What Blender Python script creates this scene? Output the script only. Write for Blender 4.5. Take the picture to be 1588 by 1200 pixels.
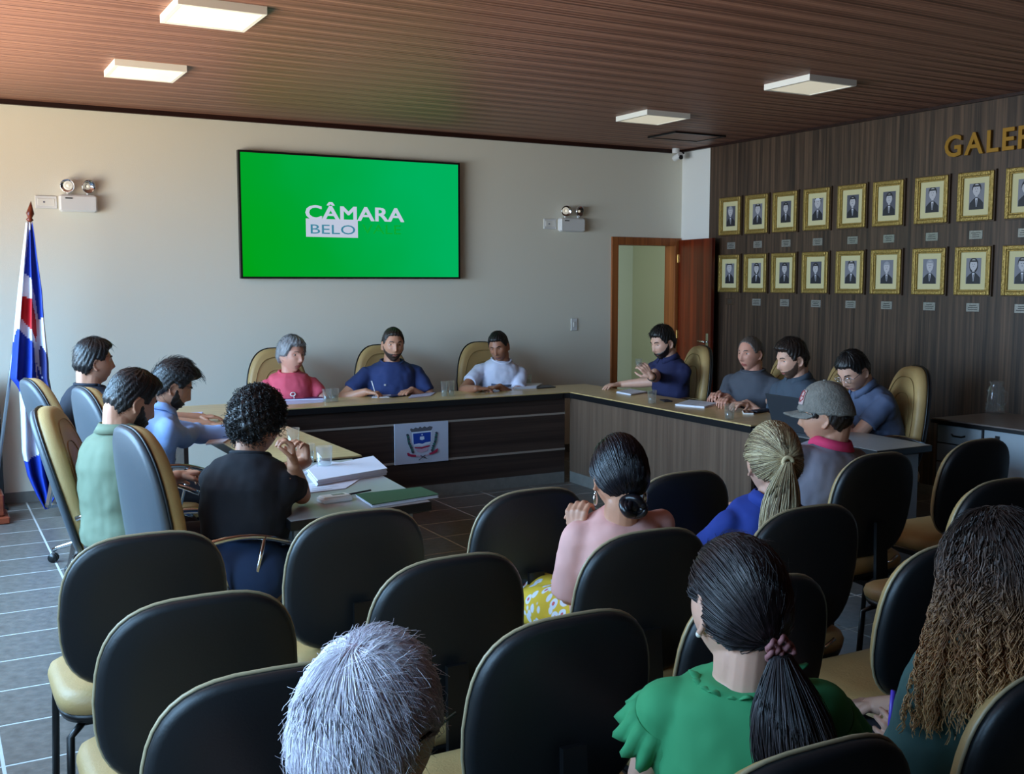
import bpy, math, random
import numpy as np
from mathutils import Vector, Matrix
random.seed(7); RNG = np.random.default_rng(7)
PI = math.pi
for o in list(bpy.data.objects): bpy.data.objects.remove(o)
SC = bpy.context.scene
COL = SC.collection

# ---------------------------------------------------------------- camera, world, lights, exposure
F_PX, YAW, PITCH, CAM_Z = 1640.0, math.radians(29.17), math.radians(5.68), 1.62
cd = bpy.data.cameras.new('camera'); cam = bpy.data.objects.new('camera', cd); COL.objects.link(cam)
cd.sensor_width = 36.0; cd.lens = 36.0 * F_PX / 1588.0; cd.clip_start = 0.05; cd.clip_end = 100
cam.location = (0, 0, CAM_Z); cam.rotation_euler = (PI/2 - PITCH, 0, -YAW)
SC.camera = cam
SC.view_settings.view_transform = 'Standard'; SC.view_settings.look = 'None'
SC.view_settings.gamma = 1; SC.view_settings.use_curve_mapping = False
SC.view_settings.exposure = 0.1

W = bpy.data.worlds.new('sky'); SC.world = W; W.use_nodes = True
bg = W.node_tree.nodes['Background']; bg.inputs[0].default_value = (0.62, 0.78, 1.0, 1); bg.inputs[1].default_value = 1.6

H_CEIL, Y_BACK, X_RIGHT, X_LEFT, Y_REAR = 2.91, 8.47, 6.66, -0.95, -2.6
WINDOWS = [(3.7, 7.7), (0.6, 2.9)]      # daylight windows in the left wall (y range), z 0.85..2.45
WZ0, WZ1 = 0.85, 2.45
def area(name, loc, rot, sx, sy, power, col):
    l = bpy.data.lights.new(name, 'AREA'); l.shape = 'RECTANGLE'; l.size = sx; l.size_y = sy; l.energy = power; l.color = col
    o = bpy.data.objects.new(name, l); o.location = loc; o.rotation_euler = rot; COL.objects.link(o); return o
for (ya, yb), pw, pg in zip(WINDOWS, (240, 50), (140, 22)):      # sky light falls inwards and down, added warm fill lights ceiling and upper wall
    o = area('window_skylight', (X_LEFT - 0.10, (ya+yb)/2, (WZ0+WZ1)/2), (0, -PI/2+.62, 0), WZ1-WZ0-.06, yb-ya-.06, pw, (0.33, 0.64, 1.0)); o.data.spread = math.radians(125)
    o = area('window_warm_fill', (X_LEFT - 0.12, (ya+yb)/2, (WZ0+WZ1)/2), (0, -PI/2-.78, 0), WZ1-WZ0-.06, yb-ya-.06, pg, (1.0, 0.86, 0.62)); o.data.spread = math.radians(125)
area('corridor_lamp', (6.0, 9.6, 2.75), (0, 0, 0), 0.5, 0.5, 9, (1.0, 0.97, 0.85))

# pixel -> point helpers for reading real positions off the photograph
_fw = np.array([math.sin(YAW)*math.cos(PITCH), math.cos(YAW)*math.cos(PITCH), -math.sin(PITCH)])
_rt = np.array([math.cos(YAW), -math.sin(YAW), 0.0]); _up = np.cross(_rt, _fw); _C = np.array([0, 0, CAM_Z])
def _ray(x, y): return _fw + _rt*(x-794)/F_PX - _up*(y-600)/F_PX
def at_x(x, y, v): d = _ray(x, y); return _C + d*(v-_C[0])/d[0]
def at_y(x, y, v): d = _ray(x, y); return _C + d*(v-_C[1])/d[1]
def at_z(x, y, v): d = _ray(x, y); return _C + d*(v-_C[2])/d[2]

# ---------------------------------------------------------------- materials
def lin(c):
    c = c/255.0
    return c/12.92 if c <= 0.04045 else ((c+0.055)/1.055)**2.4
def rgb(t): return (lin(t[0]), lin(t[1]), lin(t[2]), 1)
def mat(name, col, rough=0.6, metal=0, bump=0, bscale=60, var=0, vscale=8, spec=None, emit=0, stretch=None, sss=0, alpha=None, coat=0):
    m = bpy.data.materials.new(name); m.use_nodes = True
    nt = m.node_tree; b = nt.nodes['Principled BSDF']
    b.inputs['Base Color'].default_value = rgb(col); b.inputs['Roughness'].default_value = rough; b.inputs['Metallic'].default_value = metal
    if spec is not None: b.inputs['Specular IOR Level'].default_value = spec
    if coat: b.inputs['Coat Weight'].default_value = coat
    if emit: b.inputs['Emission Color'].default_value = rgb(col); b.inputs['Emission Strength'].default_value = emit
    if sss: b.inputs['Subsurface Weight'].default_value = sss; b.inputs['Subsurface Radius'].default_value = (.02, .008, .004); b.inputs['Subsurface Scale'].default_value = .5
    if bump or var:
        tc = nt.nodes.new('ShaderNodeTexCoord'); mp = nt.nodes.new('ShaderNodeMapping'); nt.links.new(tc.outputs['Object'], mp.inputs[0])
        if stretch: mp.inputs['Scale'].default_value = stretch
    if var:
        n = nt.nodes.new('ShaderNodeTexNoise'); n.inputs['Scale'].default_value = vscale; n.inputs['Detail'].default_value = 4
        nt.links.new(mp.outputs[0], n.inputs['Vector'])
        hsv = nt.nodes.new('ShaderNodeHueSaturation'); hsv.inputs['Color'].default_value = rgb(col)
        mr = nt.nodes.new('ShaderNodeMapRange'); mr.inputs[1].default_value = .25; mr.inputs[2].default_value = .75; mr.inputs[3].default_value = 1-var; mr.inputs[4].default_value = 1+var
        nt.links.new(n.outputs[0], mr.inputs[0]); nt.links.new(mr.outputs[0], hsv.inputs['Value']); nt.links.new(hsv.outputs[0], b.inputs['Base Color'])
    if bump:
        n2 = nt.nodes.new('ShaderNodeTexNoise'); n2.inputs['Scale'].default_value = bscale; n2.inputs['Detail'].default_value = 3
        nt.links.new(mp.outputs[0], n2.inputs['Vector'])
        bp = nt.nodes.new('ShaderNodeBump'); bp.inputs['Strength'].default_value = bump; bp.inputs['Distance'].default_value = .01
        nt.links.new(n2.outputs[0], bp.inputs['Height']); nt.links.new(bp.outputs[0], b.inputs['Normal'])
    return m
def wood(name, c1, c2, axis='x', scale=14, rough=.35, fine=6, spec=.5, bump=.05, third=None, lo=.35, hi=.65):
    """striped laminate: grain runs along axis"""
    m = bpy.data.materials.new(name); m.use_nodes = True; nt = m.node_tree; b = nt.nodes['Principled BSDF']; b.inputs['Roughness'].default_value = rough
    b.inputs['Specular IOR Level'].default_value = spec
    tc = nt.nodes.new('ShaderNodeTexCoord'); mp = nt.nodes.new('ShaderNodeMapping'); nt.links.new(tc.outputs['Object'], mp.inputs[0])
    s = {'x': (.08, fine, fine), 'y': (fine, .25, fine), 'z': (fine, fine, .12)}[axis]; mp.inputs['Scale'].default_value = s
    n = nt.nodes.new('ShaderNodeTexNoise'); n.inputs['Scale'].default_value = scale; n.inputs['Detail'].default_value = 5; n.inputs['Roughness'].default_value = .6
    nt.links.new(mp.outputs[0], n.inputs['Vector'])
    cr = nt.nodes.new('ShaderNodeValToRGB'); cr.color_ramp.elements[0].position = lo; cr.color_ramp.elements[1].position = hi
    cr.color_ramp.elements[0].color = rgb(c1); cr.color_ramp.elements[1].color = rgb(c2)
    if third: e = cr.color_ramp.elements.new(.5); e.color = rgb(third)
    nt.links.new(n.outputs[0], cr.inputs[0]); nt.links.new(cr.outputs[0], b.inputs['Base Color'])
    bp = nt.nodes.new('ShaderNodeBump'); bp.inputs['Strength'].default_value = bump; bp.inputs['Distance'].default_value = .01
    nt.links.new(n.outputs[0], bp.inputs['Height']); nt.links.new(bp.outputs[0], b.inputs['Normal'])
    return m
def ramp_z(name, stops, z0, z1, rough=.5, vscale=0):
    """colour that changes along object z (dyed hair, ombre)"""
    m = bpy.data.materials.new(name); m.use_nodes = True; nt = m.node_tree; b = nt.nodes['Principled BSDF']; b.inputs['Roughness'].default_value = rough
    tc = nt.nodes.new('ShaderNodeTexCoord'); sx = nt.nodes.new('ShaderNodeSeparateXYZ'); nt.links.new(tc.outputs['Object'], sx.inputs[0])
    mr = nt.nodes.new('ShaderNodeMapRange'); mr.inputs[1].default_value = z0; mr.inputs[2].default_value = z1; nt.links.new(sx.outputs[2], mr.inputs[0])
    cr = nt.nodes.new('ShaderNodeValToRGB')
    while len(cr.color_ramp.elements) < len(stops): cr.color_ramp.elements.new(.5)
    for e, (p, c) in zip(cr.color_ramp.elements, stops): e.position = p; e.color = rgb(c)
    nt.links.new(mr.outputs[0], cr.inputs[0]); nt.links.new(cr.outputs[0], b.inputs['Base Color']); return m
def glassy(name, tint=(250, 252, 252), a=.78):
    m = bpy.data.materials.new(name); m.use_nodes = True; nt = m.node_tree; nt.nodes.remove(nt.nodes['Principled BSDF'])
    t = nt.nodes.new('ShaderNodeBsdfTransparent'); t.inputs[0].default_value = rgb(tint)
    g = nt.nodes.new('ShaderNodeBsdfGlossy'); g.inputs['Roughness'].default_value = .04; g.inputs[0].default_value = (1, 1, 1, 1)
    lw = nt.nodes.new('ShaderNodeLayerWeight'); lw.inputs[0].default_value = .10
    df = nt.nodes.new('ShaderNodeBsdfDiffuse'); df.inputs[0].default_value = (.9, .93, .95, 1); m0 = nt.nodes.new('ShaderNodeMixShader'); m0.inputs[0].default_value = .035  # faint white diffuse mixed in, stands for the pale window reflection
    nt.links.new(t.outputs[0], m0.inputs[1]); nt.links.new(df.outputs[0], m0.inputs[2])
    mx = nt.nodes.new('ShaderNodeMixShader'); nt.links.new(lw.outputs['Facing'], mx.inputs[0]); nt.links.new(m0.outputs[0], mx.inputs[1]); nt.links.new(g.outputs[0], mx.inputs[2])
    nt.links.new(mx.outputs[0], nt.nodes['Material Output'].inputs[0]); return m

M = {}
M['wall'] = mat('wall_paint', (234, 228, 210), .75, bump=.08, bscale=140)
M['wallw'] = mat('white_paint', (232, 230, 224), .7)
M['corr'] = mat('corridor_paint', (196, 203, 178), .8)
M['ceil'] = wood('ceiling_laminate', (80, 48, 37), (172, 126, 105), 'x', 5, .5, 8, third=(130, 88, 72), lo=.36, hi=.66, spec=.4)
M['panel'] = wood('wall_laminate', (42, 30, 23), (96, 73, 56), 'z', 7, .45, 6, third=(69, 52, 40), lo=.34, hi=.68)
M['deskw'] = wood('pale_wood', (186, 152, 98), (214, 184, 128), 'x', 6, .28, 5, lo=.3, hi=.7)
M['deskfront'] = wood('brown_laminate', (44, 31, 27), (66, 50, 43), 'x', 7, .38, 5)
M['desksand'] = wood('taupe_laminate', (90, 71, 58), (112, 91, 75), 'z', 5, .4, 6)
M['black'] = mat('black_plastic', (18, 18, 19), .4)
M['edge'] = mat('black_edge_band', (20, 20, 22), .35)
M['strip'] = mat('aluminium_strip', (176, 162, 150), .35, .4)
M['grout'] = mat('tile_grout', (176, 174, 170), .8)
M['tile'] = mat('slate_tile', (98, 92, 86), .34, bump=.12, bscale=40, var=.3, vscale=26, spec=.32)
M['skirt'] = mat('tile_skirting', (120, 118, 112), .35, var=.12, vscale=20)
M['doorw'] = wood('red_door_wood', (70, 16, 6), (134, 48, 18), 'z', 3, .3, 4, spec=.5)
M['doorf'] = wood('door_frame_wood', (128, 68, 30), (176, 104, 52), 'z', 4, .4, 6)
M['brass'] = mat('brass', (200, 160, 90), .3, 1)
M['chrome'] = mat('chrome', (215, 218, 222), .14, 1)
M['gold'] = mat('gilt_moulding', (160, 134, 72), .38, .55, bump=.5, bscale=90, var=.25, vscale=60)
M['goldl'] = mat('gold_letter', (160, 116, 36), .4, .4)
M['mount'] = mat('cream_mount', (206, 196, 150), .7)
M['brownframe'] = mat('dark_frame_backing', (70, 50, 32), .5)
M['plate'] = mat('engraved_plate', (150, 148, 142), .35, .5, var=.3, vscale=220, stretch=(1, .3, 1))
M['plateink'] = mat('plate_lettering', (60, 58, 56), .5)
M['leather'] = mat('tan_leatherette', (180, 148, 96), .5, bump=.12, bscale=160, var=.06, vscale=9)
M['seam'] = mat('tan_seam', (150, 122, 74), .6)
M['pipe'] = mat('piping', (176, 158, 124), .35)
M['shell'] = mat('black_backrest_shell', (27, 29, 31), .46, bump=.06, bscale=220)
M['shellg'] = mat('grey_backrest_shell', (68, 73, 78), .42, bump=.05, bscale=200)
M['tvgreen'] = None
M['white'] = mat('white_plastic', (228, 226, 222), .45)
M['lampwhite'] = mat('lamp_housing', (236, 232, 222), .5)
M['diff'] = mat('lamp_diffuser', (255, 246, 222), .5, emit=.36)
M['silver'] = mat('reflector', (225, 225, 230), .12, 1)
M['greytop'] = mat('grey_laminate_top', (172, 174, 172), .35, var=.03, vscale=30)
M['greycab'] = mat('pale_grey_cabinet', (160, 172, 180), .5)
M['greycabtop'] = mat('cabinet_top', (128, 116, 110), .3)
M['paper'] = mat('paper', (226, 228, 238), .7)
M['lilac'] = mat('lilac_paper', (205, 198, 226), .7)
M['ink'] = mat('print_ink', (90, 92, 110), .7)
M['glass'] = glassy('clear_glass')
M['water'] = glassy('water', (244, 248, 248))
M['green'] = mat('green_cover', (58, 96, 74), .5)
M['darkcov'] = mat('dark_cover', (36, 34, 44), .45)
M['purple'] = mat('purple_cover', (88, 52, 100), .5)
M['lap'] = mat('laptop_shell', (58, 62, 68), .4, .3)
M['phone'] = mat('phone_glass', (12, 12, 14), .12)
M['pen'] = mat('violet_plastic', (86, 62, 190), .35)
M['woodbase'] = wood('flag_base_wood', (92, 36, 20), (134, 62, 38), 'x', 4, .3, 5)
M['fblue'] = mat('flag_blue', (26, 62, 176), .6, bump=.1, bscale=30)
M['fwhite'] = mat('flag_white', (226, 230, 242), .6, bump=.1, bscale=30)
M['fred'] = mat('flag_red', (196, 28, 40), .6)
M['fnavy'] = mat('flag_navy', (40, 48, 110), .6)
M['pole'] = mat('grey_pole', (150, 155, 160), .3, .6)

# ---------------------------------------------------------------- mesh builder
class MB:
    def __init__(s): s.v = []; s.f = []; s.m = []; s.sm = []
    def add(s, vs, fs, mi=0, smooth=False):
        n = len(s.v); s.v.extend([tuple(map(float, p)) for p in vs]); s.f.extend([tuple(i+n for i in f) for f in fs]); s.m.extend([mi]*len(fs)); s.sm.extend([smooth]*len(fs)); return s
    def box(s, a, b, mi=0, c=0):
        x0, y0, z0 = a; x1, y1, z1 = b
        if x0 > x1: x0, x1 = x1, x0
        if y0 > y1: y0, y1 = y1, y0
        if z0 > z1: z0, z1 = z1, z0
        if c:   # chamfered vertical + horizontal edges: three rings
            def ring(z, i): 
                return [(x0+i+c, y0+i, z), (x1-i-c, y0+i, z), (x1-i, y0+i+c, z), (x1-i, y1-i-c, z), (x1-i-c, y1-i, z), (x0+i+c, y1-i, z), (x0+i, y1-i-c, z), (x0+i, y0+i+c, z)]
            return s.loft([ring(z0, c), ring(z0+c, 0), ring(z1-c, 0), ring(z1, c)], mi, False)
        vs = [(x0,y0,z0),(x1,y0,z0),(x1,y1,z0),(x0,y1,z0),(x0,y0,z1),(x1,y0,z1),(x1,y1,z1),(x0,y1,z1)]
        return s.add(vs, [(3,2,1,0),(4,5,6,7),(0,1,5,4),(1,2,6,5),(2,3,7,6),(3,0,4,7)], mi)
    def loft(s, rings, mi=0, smooth=True, caps=True, closed=False):
        n = len(rings[0]); vs = [p for r in rings for p in r]; fs = []
        R = len(rings)
        for i in range(R if closed else R-1):
            a = i*n; b = ((i+1) % R)*n
            for j in range(n): k = (j+1) % n; fs.append((a+j, a+k, b+k, b+j))
        if caps and not closed: fs.append(tuple(range(n-1, -1, -1))); fs.append(tuple((R-1)*n+j for j in range(n)))
        return s.add(vs, fs, mi, smooth)
    def tube(s, pts, r, n=8, mi=0, caps=True):
        pts = [np.array(p, float) for p in pts]; rr = r if hasattr(r, '__len__') else [r]*len(pts)
        rings = []; up = None
        for i, p in enumerate(pts):
            t = pts[min(i+1, len(pts)-1)] - pts[max(i-1, 0)]; t = t/(np.linalg.norm(t)+1e-9)
            if up is None: up = np.array([0, 0, 1.]) if abs(t[2]) < .9 else np.array([1., 0, 0])
            a = np.cross(t, up); a /= np.linalg.norm(a)+1e-9; bb = np.cross(a, t); up = bb
            rings.append([p + rr[i]*(math.cos(2*PI*k/n)*a + math.sin(2*PI*k/n)*bb) for k in range(n)])
        return s.loft(rings, mi, True, caps)
    def cap(s, a, b, ra, rb, n=14, mi=0):
        """tapered capsule with round ends"""
        a = np.array(a, float); b = np.array(b, float); d = b-a; L = np.linalg.norm(d)+1e-9; d = d/L
        pts = []; rs = []
        for k in range(4): t = PI/2*(1-k/4) ; pts.append(a - d*ra*math.sin(t)); rs.append(max(ra*math.cos(t), ra*.05))
        pts.append(a); rs.append(ra); pts.append(b); rs.append(rb)
        for k in range(1, 5): t = PI/2*k/4; pts.append(b + d*rb*math.sin(t)); rs.append(max(rb*math.cos(t), rb*.05))
        return s.tube(pts, rs, n, mi)
    def ell(s, c, r, R=None, nu=20, nv=12, mi=0):
        vs = []; 
        for i in range(nv+1):
            th = PI*i/nv; st = max(math.sin(th), .01)
            for j in range(nu):
                ph = 2*PI*j/nu; p = np.array([r[0]*st*math.cos(ph), r[1]*st*math.sin(ph), -r[2]*math.cos(th)])
                if R is not None: p = R @ p
                vs.append(p+np.array(c))
        return s.loft([vs[i*nu:(i+1)*nu] for i in range(nv+1)], mi)
    def cyl(s, c, r, h, n=20, mi=0, r2=None):
        x, y, z = c; r2 = r if r2 is None else r2
        return s.loft([[(x+q*math.cos(2*PI*k/n), y+q*math.sin(2*PI*k/n), z+dz) for k in range(n)] for q, dz in ((r, 0), (r2, h))], mi, False)
    def lathe(s, c, prof, n=24, mi=0, caps=False):
        return s.loft([[(c[0]+q*math.cos(2*PI*k/n), c[1]+q*math.sin(2*PI*k/n), c[2]+z) for k in range(n)] for q, z in prof], mi, True, caps)
    def xf(s, R=None, t=(0, 0, 0)):
        a = np.array(s.v); 
        if R is not None: a = a @ np.array(R).T
        s.v = [tuple(p) for p in a+np.array(t)]; return s
    def mesh(s, name, mats):
        me = bpy.data.meshes.new(name); me.from_pydata(s.v, [], s.f)
        for m in (mats if isinstance(mats, (list, tuple)) else [mats]): me.materials.append(m)
        me.polygons.foreach_set('material_index', s.m); me.polygons.foreach_set('use_smooth', s.sm); me.update(); return me
    def obj(s, name, mats, parent=None, loc=None, bevel=0):
        o = bpy.data.objects.new(name, s.mesh(name, mats)); COL.objects.link(o)
        if parent is not None: o.parent = parent
        if loc is not None: o.location = loc
        if bevel:
            b = o.modifiers.new('bevel', 'BEVEL'); b.width = bevel; b.segments = 2; b.limit_method = 'ANGLE'
        return o
def tag(o, label=None, cat=None, group=None, kind=None):
    if label: o['label'] = label
    if cat: o['category'] = cat
    if group: o['group'] = group
    if kind: o['kind'] = kind
    return o
def empty(name, loc=(0, 0, 0), rz=0, label=None, cat=None, group=None, kind=None):
    o = bpy.data.objects.new(name, None); o.empty_display_size = .1; COL.objects.link(o); o.location = loc; o.rotation_euler = (0, 0, rz)
    return tag(o, label, cat, group, kind)
KIDS = {}
def dup(root, loc, rz, label, group=None):
    r = root.copy(); COL.objects.link(r); r.location = loc; r.rotation_euler = (0, 0, rz); r['label'] = label
    if group: r['group'] = group
    for ch in list(root.children):
        c = ch.copy(); COL.objects.link(c); c.parent = r
        for g in list(ch.children):
            d = g.copy(); COL.objects.link(d); d.parent = c
    return r
def text_mesh(txt, size, depth, offset=0, name='lettering', align='LEFT', sx=1):
    cu = bpy.data.curves.new(name, 'FONT'); cu.body = txt; cu.size = size; cu.extrude = depth; cu.offset = offset; cu.align_x = align; cu.resolution_u = 3
    o = bpy.data.objects.new('tmp', cu); COL.objects.link(o); dg = bpy.context.evaluated_depsgraph_get()
    me = bpy.data.meshes.new_from_object(o.evaluated_get(dg)); bpy.data.objects.remove(o); me.name = name
    if sx != 1:
        for v in me.vertices: v.co.x *= sx
    return me
def bolden(me, steps):
    import bmesh
    src = me.copy(); bm = bmesh.new()
    for dx, dy in steps:
        for v in src.vertices: pass
        t_ = src.copy(); t_.transform(Matrix.Translation((dx, dy, 0))); bm.from_mesh(t_); bpy.data.meshes.remove(t_)
    bm.to_mesh(me); bm.free(); bpy.data.meshes.remove(src); return me
def rot(axis, a):
    c, s_ = math.cos(a), math.sin(a)
    return np.array({'x': [[1,0,0],[0,c,-s_],[0,s_,c]], 'y': [[c,0,s_],[0,1,0],[-s_,0,c]], 'z': [[c,-s_,0],[s_,c,0],[0,0,1]]}[axis], float)

# ================================================================ THE ROOM
# floor: grout bed + slate tiles (tile .445 x .365, joints on x=.615, y=7.46)
fl = MB().box((X_LEFT, Y_REAR, -.12), (X_RIGHT, Y_BACK, -.001)).obj('floor', M['grout']); fl['kind'] = 'structure'
TX, TY = .445, .365
tiles = []
i0 = int(math.floor((X_LEFT-.615)/TX)); j0 = int(math.floor((Y_REAR-7.46)/TY))
for i in range(i0, 40):
    for j in range(j0, 5):
        x0, y0 = .615+i*TX, 7.46+j*TY; x1, y1 = x0+TX, y0+TY
        x0, y0, x1, y1 = max(x0, X_LEFT), max(y0, Y_REAR), min(x1, X_RIGHT), min(y1, Y_BACK)
        if x1-x0 < .03 or y1-y0 < .03: continue
        tiles.append((x0, y0, x1, y1))
def vis(t):
    x, y = (t[0]+t[2])/2, (t[1]+t[3])/2
    if y < 2.0: return 50+abs(x)-y
    if -.3 < x < 1.4: return 0 + abs(x-.3)*.1
    if 1.8 < x < 4.6 and 3.6 < y < 7.3: return 1
    if y > 2.0 and x < 4.6: return 3
    return 20
tiles.sort(key=vis)
tm = {}
rest = MB()
for k, (x0, y0, x1, y1) in enumerate(tiles):
    g = .006; c = .0008
    if k < 300:
        w, h = round(x1-x0, 3), round(y1-y0, 3)
        if (w, h) not in tm: tm[(w, h)] = MB().box((g, g, -.008), (w-g, h-g, 0), c=c).mesh('tile', M['tile'])
        o = bpy.data.objects.new('tile', tm[(w, h)]); COL.objects.link(o); o.location = (x0, y0, 0); o.parent = fl
    else: rest.box((x0+g, y0+g, -.008), (x1-g, y1-g, 0), c=c)
r_ = rest.obj('tile_field', M['tile'], fl); r_['kind'] = 'stuff'

# ceiling: laminate planks running across
ce = MB().box((X_LEFT-.1, Y_REAR-.1, H_CEIL+.012), (X_RIGHT+.1, Y_BACK+.1, H_CEIL+.1)).obj('ceiling', M['edge']); ce['kind'] = 'structure'
PW = .2; y = Y_BACK; k = 0
while y > Y_REAR:
    a = max(y-PW, Y_REAR); w = y-a
    b = MB(); b.box((X_LEFT, 0.0015, 0), (X_RIGHT, w-.0015, .012), c=.0015)
    o = b.obj('ceiling_panel', M['ceil'], ce, loc=(0, a, H_CEIL)); 
    y -= PW; k += 1
cor = MB().box((X_LEFT, Y_BACK-.03, H_CEIL-.035), (X_RIGHT, Y_BACK, H_CEIL)).box((X_RIGHT-.04, Y_REAR, H_CEIL-.02), (X_RIGHT, Y_BACK, H_CEIL)).obj('trim_1', wood('cornice_wood', (30, 12, 9), (48, 22, 17), 'x', 6, .4, 5)); cor['kind'] = 'structure'
# ceiling hatch
hx0, hx1, hy0, hy1 = 5.74, 6.3, 7.4, 7.8
ht = empty('ceiling_hatch', (hx0, hy0, H_CEIL-.012), 0, 'square access hatch with a dark outline in the wooden ceiling near the far corner', 'hatch')
b = MB(); 
for a_, b_ in (((0, 0), (hx1-hx0, .02)), ((0, hy1-hy0-.02), (hx1-hx0, hy1-hy0)), ((0, .02), (.02, hy1-hy0-.02)), ((hx1-hx0-.02, .02), (hx1-hx0, hy1-hy0-.02))): b.box((*a_, -.004), (*b_, .012))
b.obj('hatch_frame', M['edge'], ht); MB().box((.022, .022, .002), (hx1-hx0-.022, hy1-hy0-.022, .012)).obj('hatch_panel', M['ceil'], ht)

# back wall with the doorway
DX0, DX1, DH = 5.818, 6.66, 2.05      # outside of the door casing
b = MB(); b.box((X_LEFT-.15, Y_BACK, 0), (DX0+.03, Y_BACK+.15, H_CEIL)).box((DX0+.03, Y_BACK, DH-.03), (DX1-.02, Y_BACK+.15, H_CEIL)).box((DX1-.02, Y_BACK, 0), (X_RIGHT+.15, Y_BACK+.15, H_CEIL))
wb = b.obj('wall_back', M['wall']); wb['kind'] = 'structure'
b = MB().box((X_RIGHT, 8.03, 0), (X_RIGHT+.15, Y_BACK, H_CEIL), 0).box((X_RIGHT+.01, Y_REAR-.1, 0), (X_RIGHT+.15, 8.03, H_CEIL), 0)
wr = b.obj('wall_right', M['wallw']); wr['kind'] = 'structure'
yy = 8.03
while yy > Y_REAR:
    a = max(yy-1.84, Y_REAR)
    MB().box((-.012, .0015, 0), (.01, yy-a-.0015, H_CEIL)).obj('wall_panel', M['panel'], wr, loc=(X_RIGHT, a, 0)); yy -= 1.84
b = MB(); ys = [Y_REAR] + [v for w_ in sorted(WINDOWS) for v in w_] + [Y_BACK]
for i in range(0, len(ys), 2): b.box((X_LEFT-.15, ys[i], 0), (X_LEFT, ys[i+1], H_CEIL))
for a_, b_ in WINDOWS: b.box((X_LEFT-.15, a_, 0), (X_LEFT, b_, WZ0)).box((X_LEFT-.15, a_, WZ1), (X_LEFT, b_, H_CEIL))
wl = b.obj('wall_left', M['wall']); wl['kind'] = 'structure'
wr2 = MB().box((X_LEFT-.15, Y_REAR-.15, 0), (X_RIGHT+.15, Y_REAR, H_CEIL)).obj('wall_rear', M['panel']); wr2['kind'] = 'structure'
for n_, (a_, b_) in enumerate(WINDOWS):
    f = MB(); x = X_LEFT-.04; L = b_-a_
    f.box((x-.03, a_, WZ0), (x+.03, b_, WZ0+.04)).box((x-.03, a_, WZ1-.04), (x+.03, b_, WZ1))
    for q in (0, .25, .5, .75, 1): yq = a_+q*(L-.04); f.box((x-.03, yq, WZ0+.04), (x+.03, yq+.04, WZ1-.04))
    w_ = f.obj('window_%d' % (n_+1), M['chrome']); w_['kind'] = 'structure'
# skirtings
b = MB().box((X_LEFT, Y_BACK-.012, 0), (DX0-.01, Y_BACK, .08)); o = b.obj('baseboard_back', M['skirt']); o['kind'] = 'structure'
b = MB().box((X_RIGHT-.024, Y_REAR, 0), (X_RIGHT-.012, 8.03, .08)); o = b.obj('baseboard_right', M['skirt']); o['kind'] = 'structure'
b = MB().box((X_LEFT, Y_REAR, 0), (X_LEFT+.012, Y_BACK-.012, .08)); o = b.obj('baseboard_left', M['skirt']); o['kind'] = 'structure'
# corridor beyond the doorway
b = MB().box((5.0, 10.6, 0), (7.6, 10.7, H_CEIL)).box((4.9, Y_BACK+.15, 0), (5.0, 10.6, H_CEIL)).box((7.6, Y_BACK+.15, 0), (7.7, 10.6, H_CEIL)).box((4.9, Y_BACK+.15, H_CEIL), (7.7, 10.7, H_CEIL+.1))
o = b.obj('wall_corridor', M['corr']); o['kind'] = 'structure'
o = MB().box((4.9, Y_BACK, -.12), (7.7, 10.7, -.002)).obj('floor_corridor', M['tile']); o['kind'] = 'structure'
# door casing and leaf
dr = empty('door_1', (0, 0, 0), kind='structure')
cw = .075
b = MB().box((DX0, Y_BACK-.02, 0), (DX0+cw, Y_BACK+.15, DH)); b.obj('door_jamb', M['doorf'], dr, bevel=.004)
b = MB().box((DX1-cw-.012, Y_BACK-.02, 0), (DX1-.012, Y_BACK+.15, DH)); b.obj('door_jamb', M['doorf'], dr, bevel=.004)
b = MB().box((DX0+cw, Y_BACK-.02, DH-cw), (DX1-cw-.012, Y_BACK+.15, DH)); b.obj('door_head', M['doorf'], dr, bevel=.004)
ang = math.radians(98)   # opened into the room against the right wall
leaf = empty('door_leaf', (DX1-.035, Y_BACK-.03, 0)); leaf.parent = dr
lw, lh = .62, DH-.02
th = math.radians(188.0)
leaf.rotation_euler = (0, 0, PI/2 - th)   # local +x runs from hinge to free edge
b = MB().box((0, -.0175, .01), (lw, .0175, lh)); b.obj('door_slab', M['doorw'], leaf, bevel=.003)
for z in (.35, 1.1, 1.85): MB().cyl((0, -.022, z-.04), .008, .08, 10).obj('hinge', M['brass'], leaf)
for s_ in (1, -1):
    b = MB().box((lw-.075, s_*.0175, .93), (lw-.035, s_*.021, 1.13)).tube([(lw-.055, s_*.02, 1.05), (lw-.055, s_*.05, 1.05), (lw-.08, s_*.058, 1.05), (lw-.16, s_*.058, 1.055)], .009, 10)
    b.ell((lw-.055, s_*.026, .97), (.014, .008, .014)); b.obj('door_handle', M['chrome'], leaf)

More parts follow.
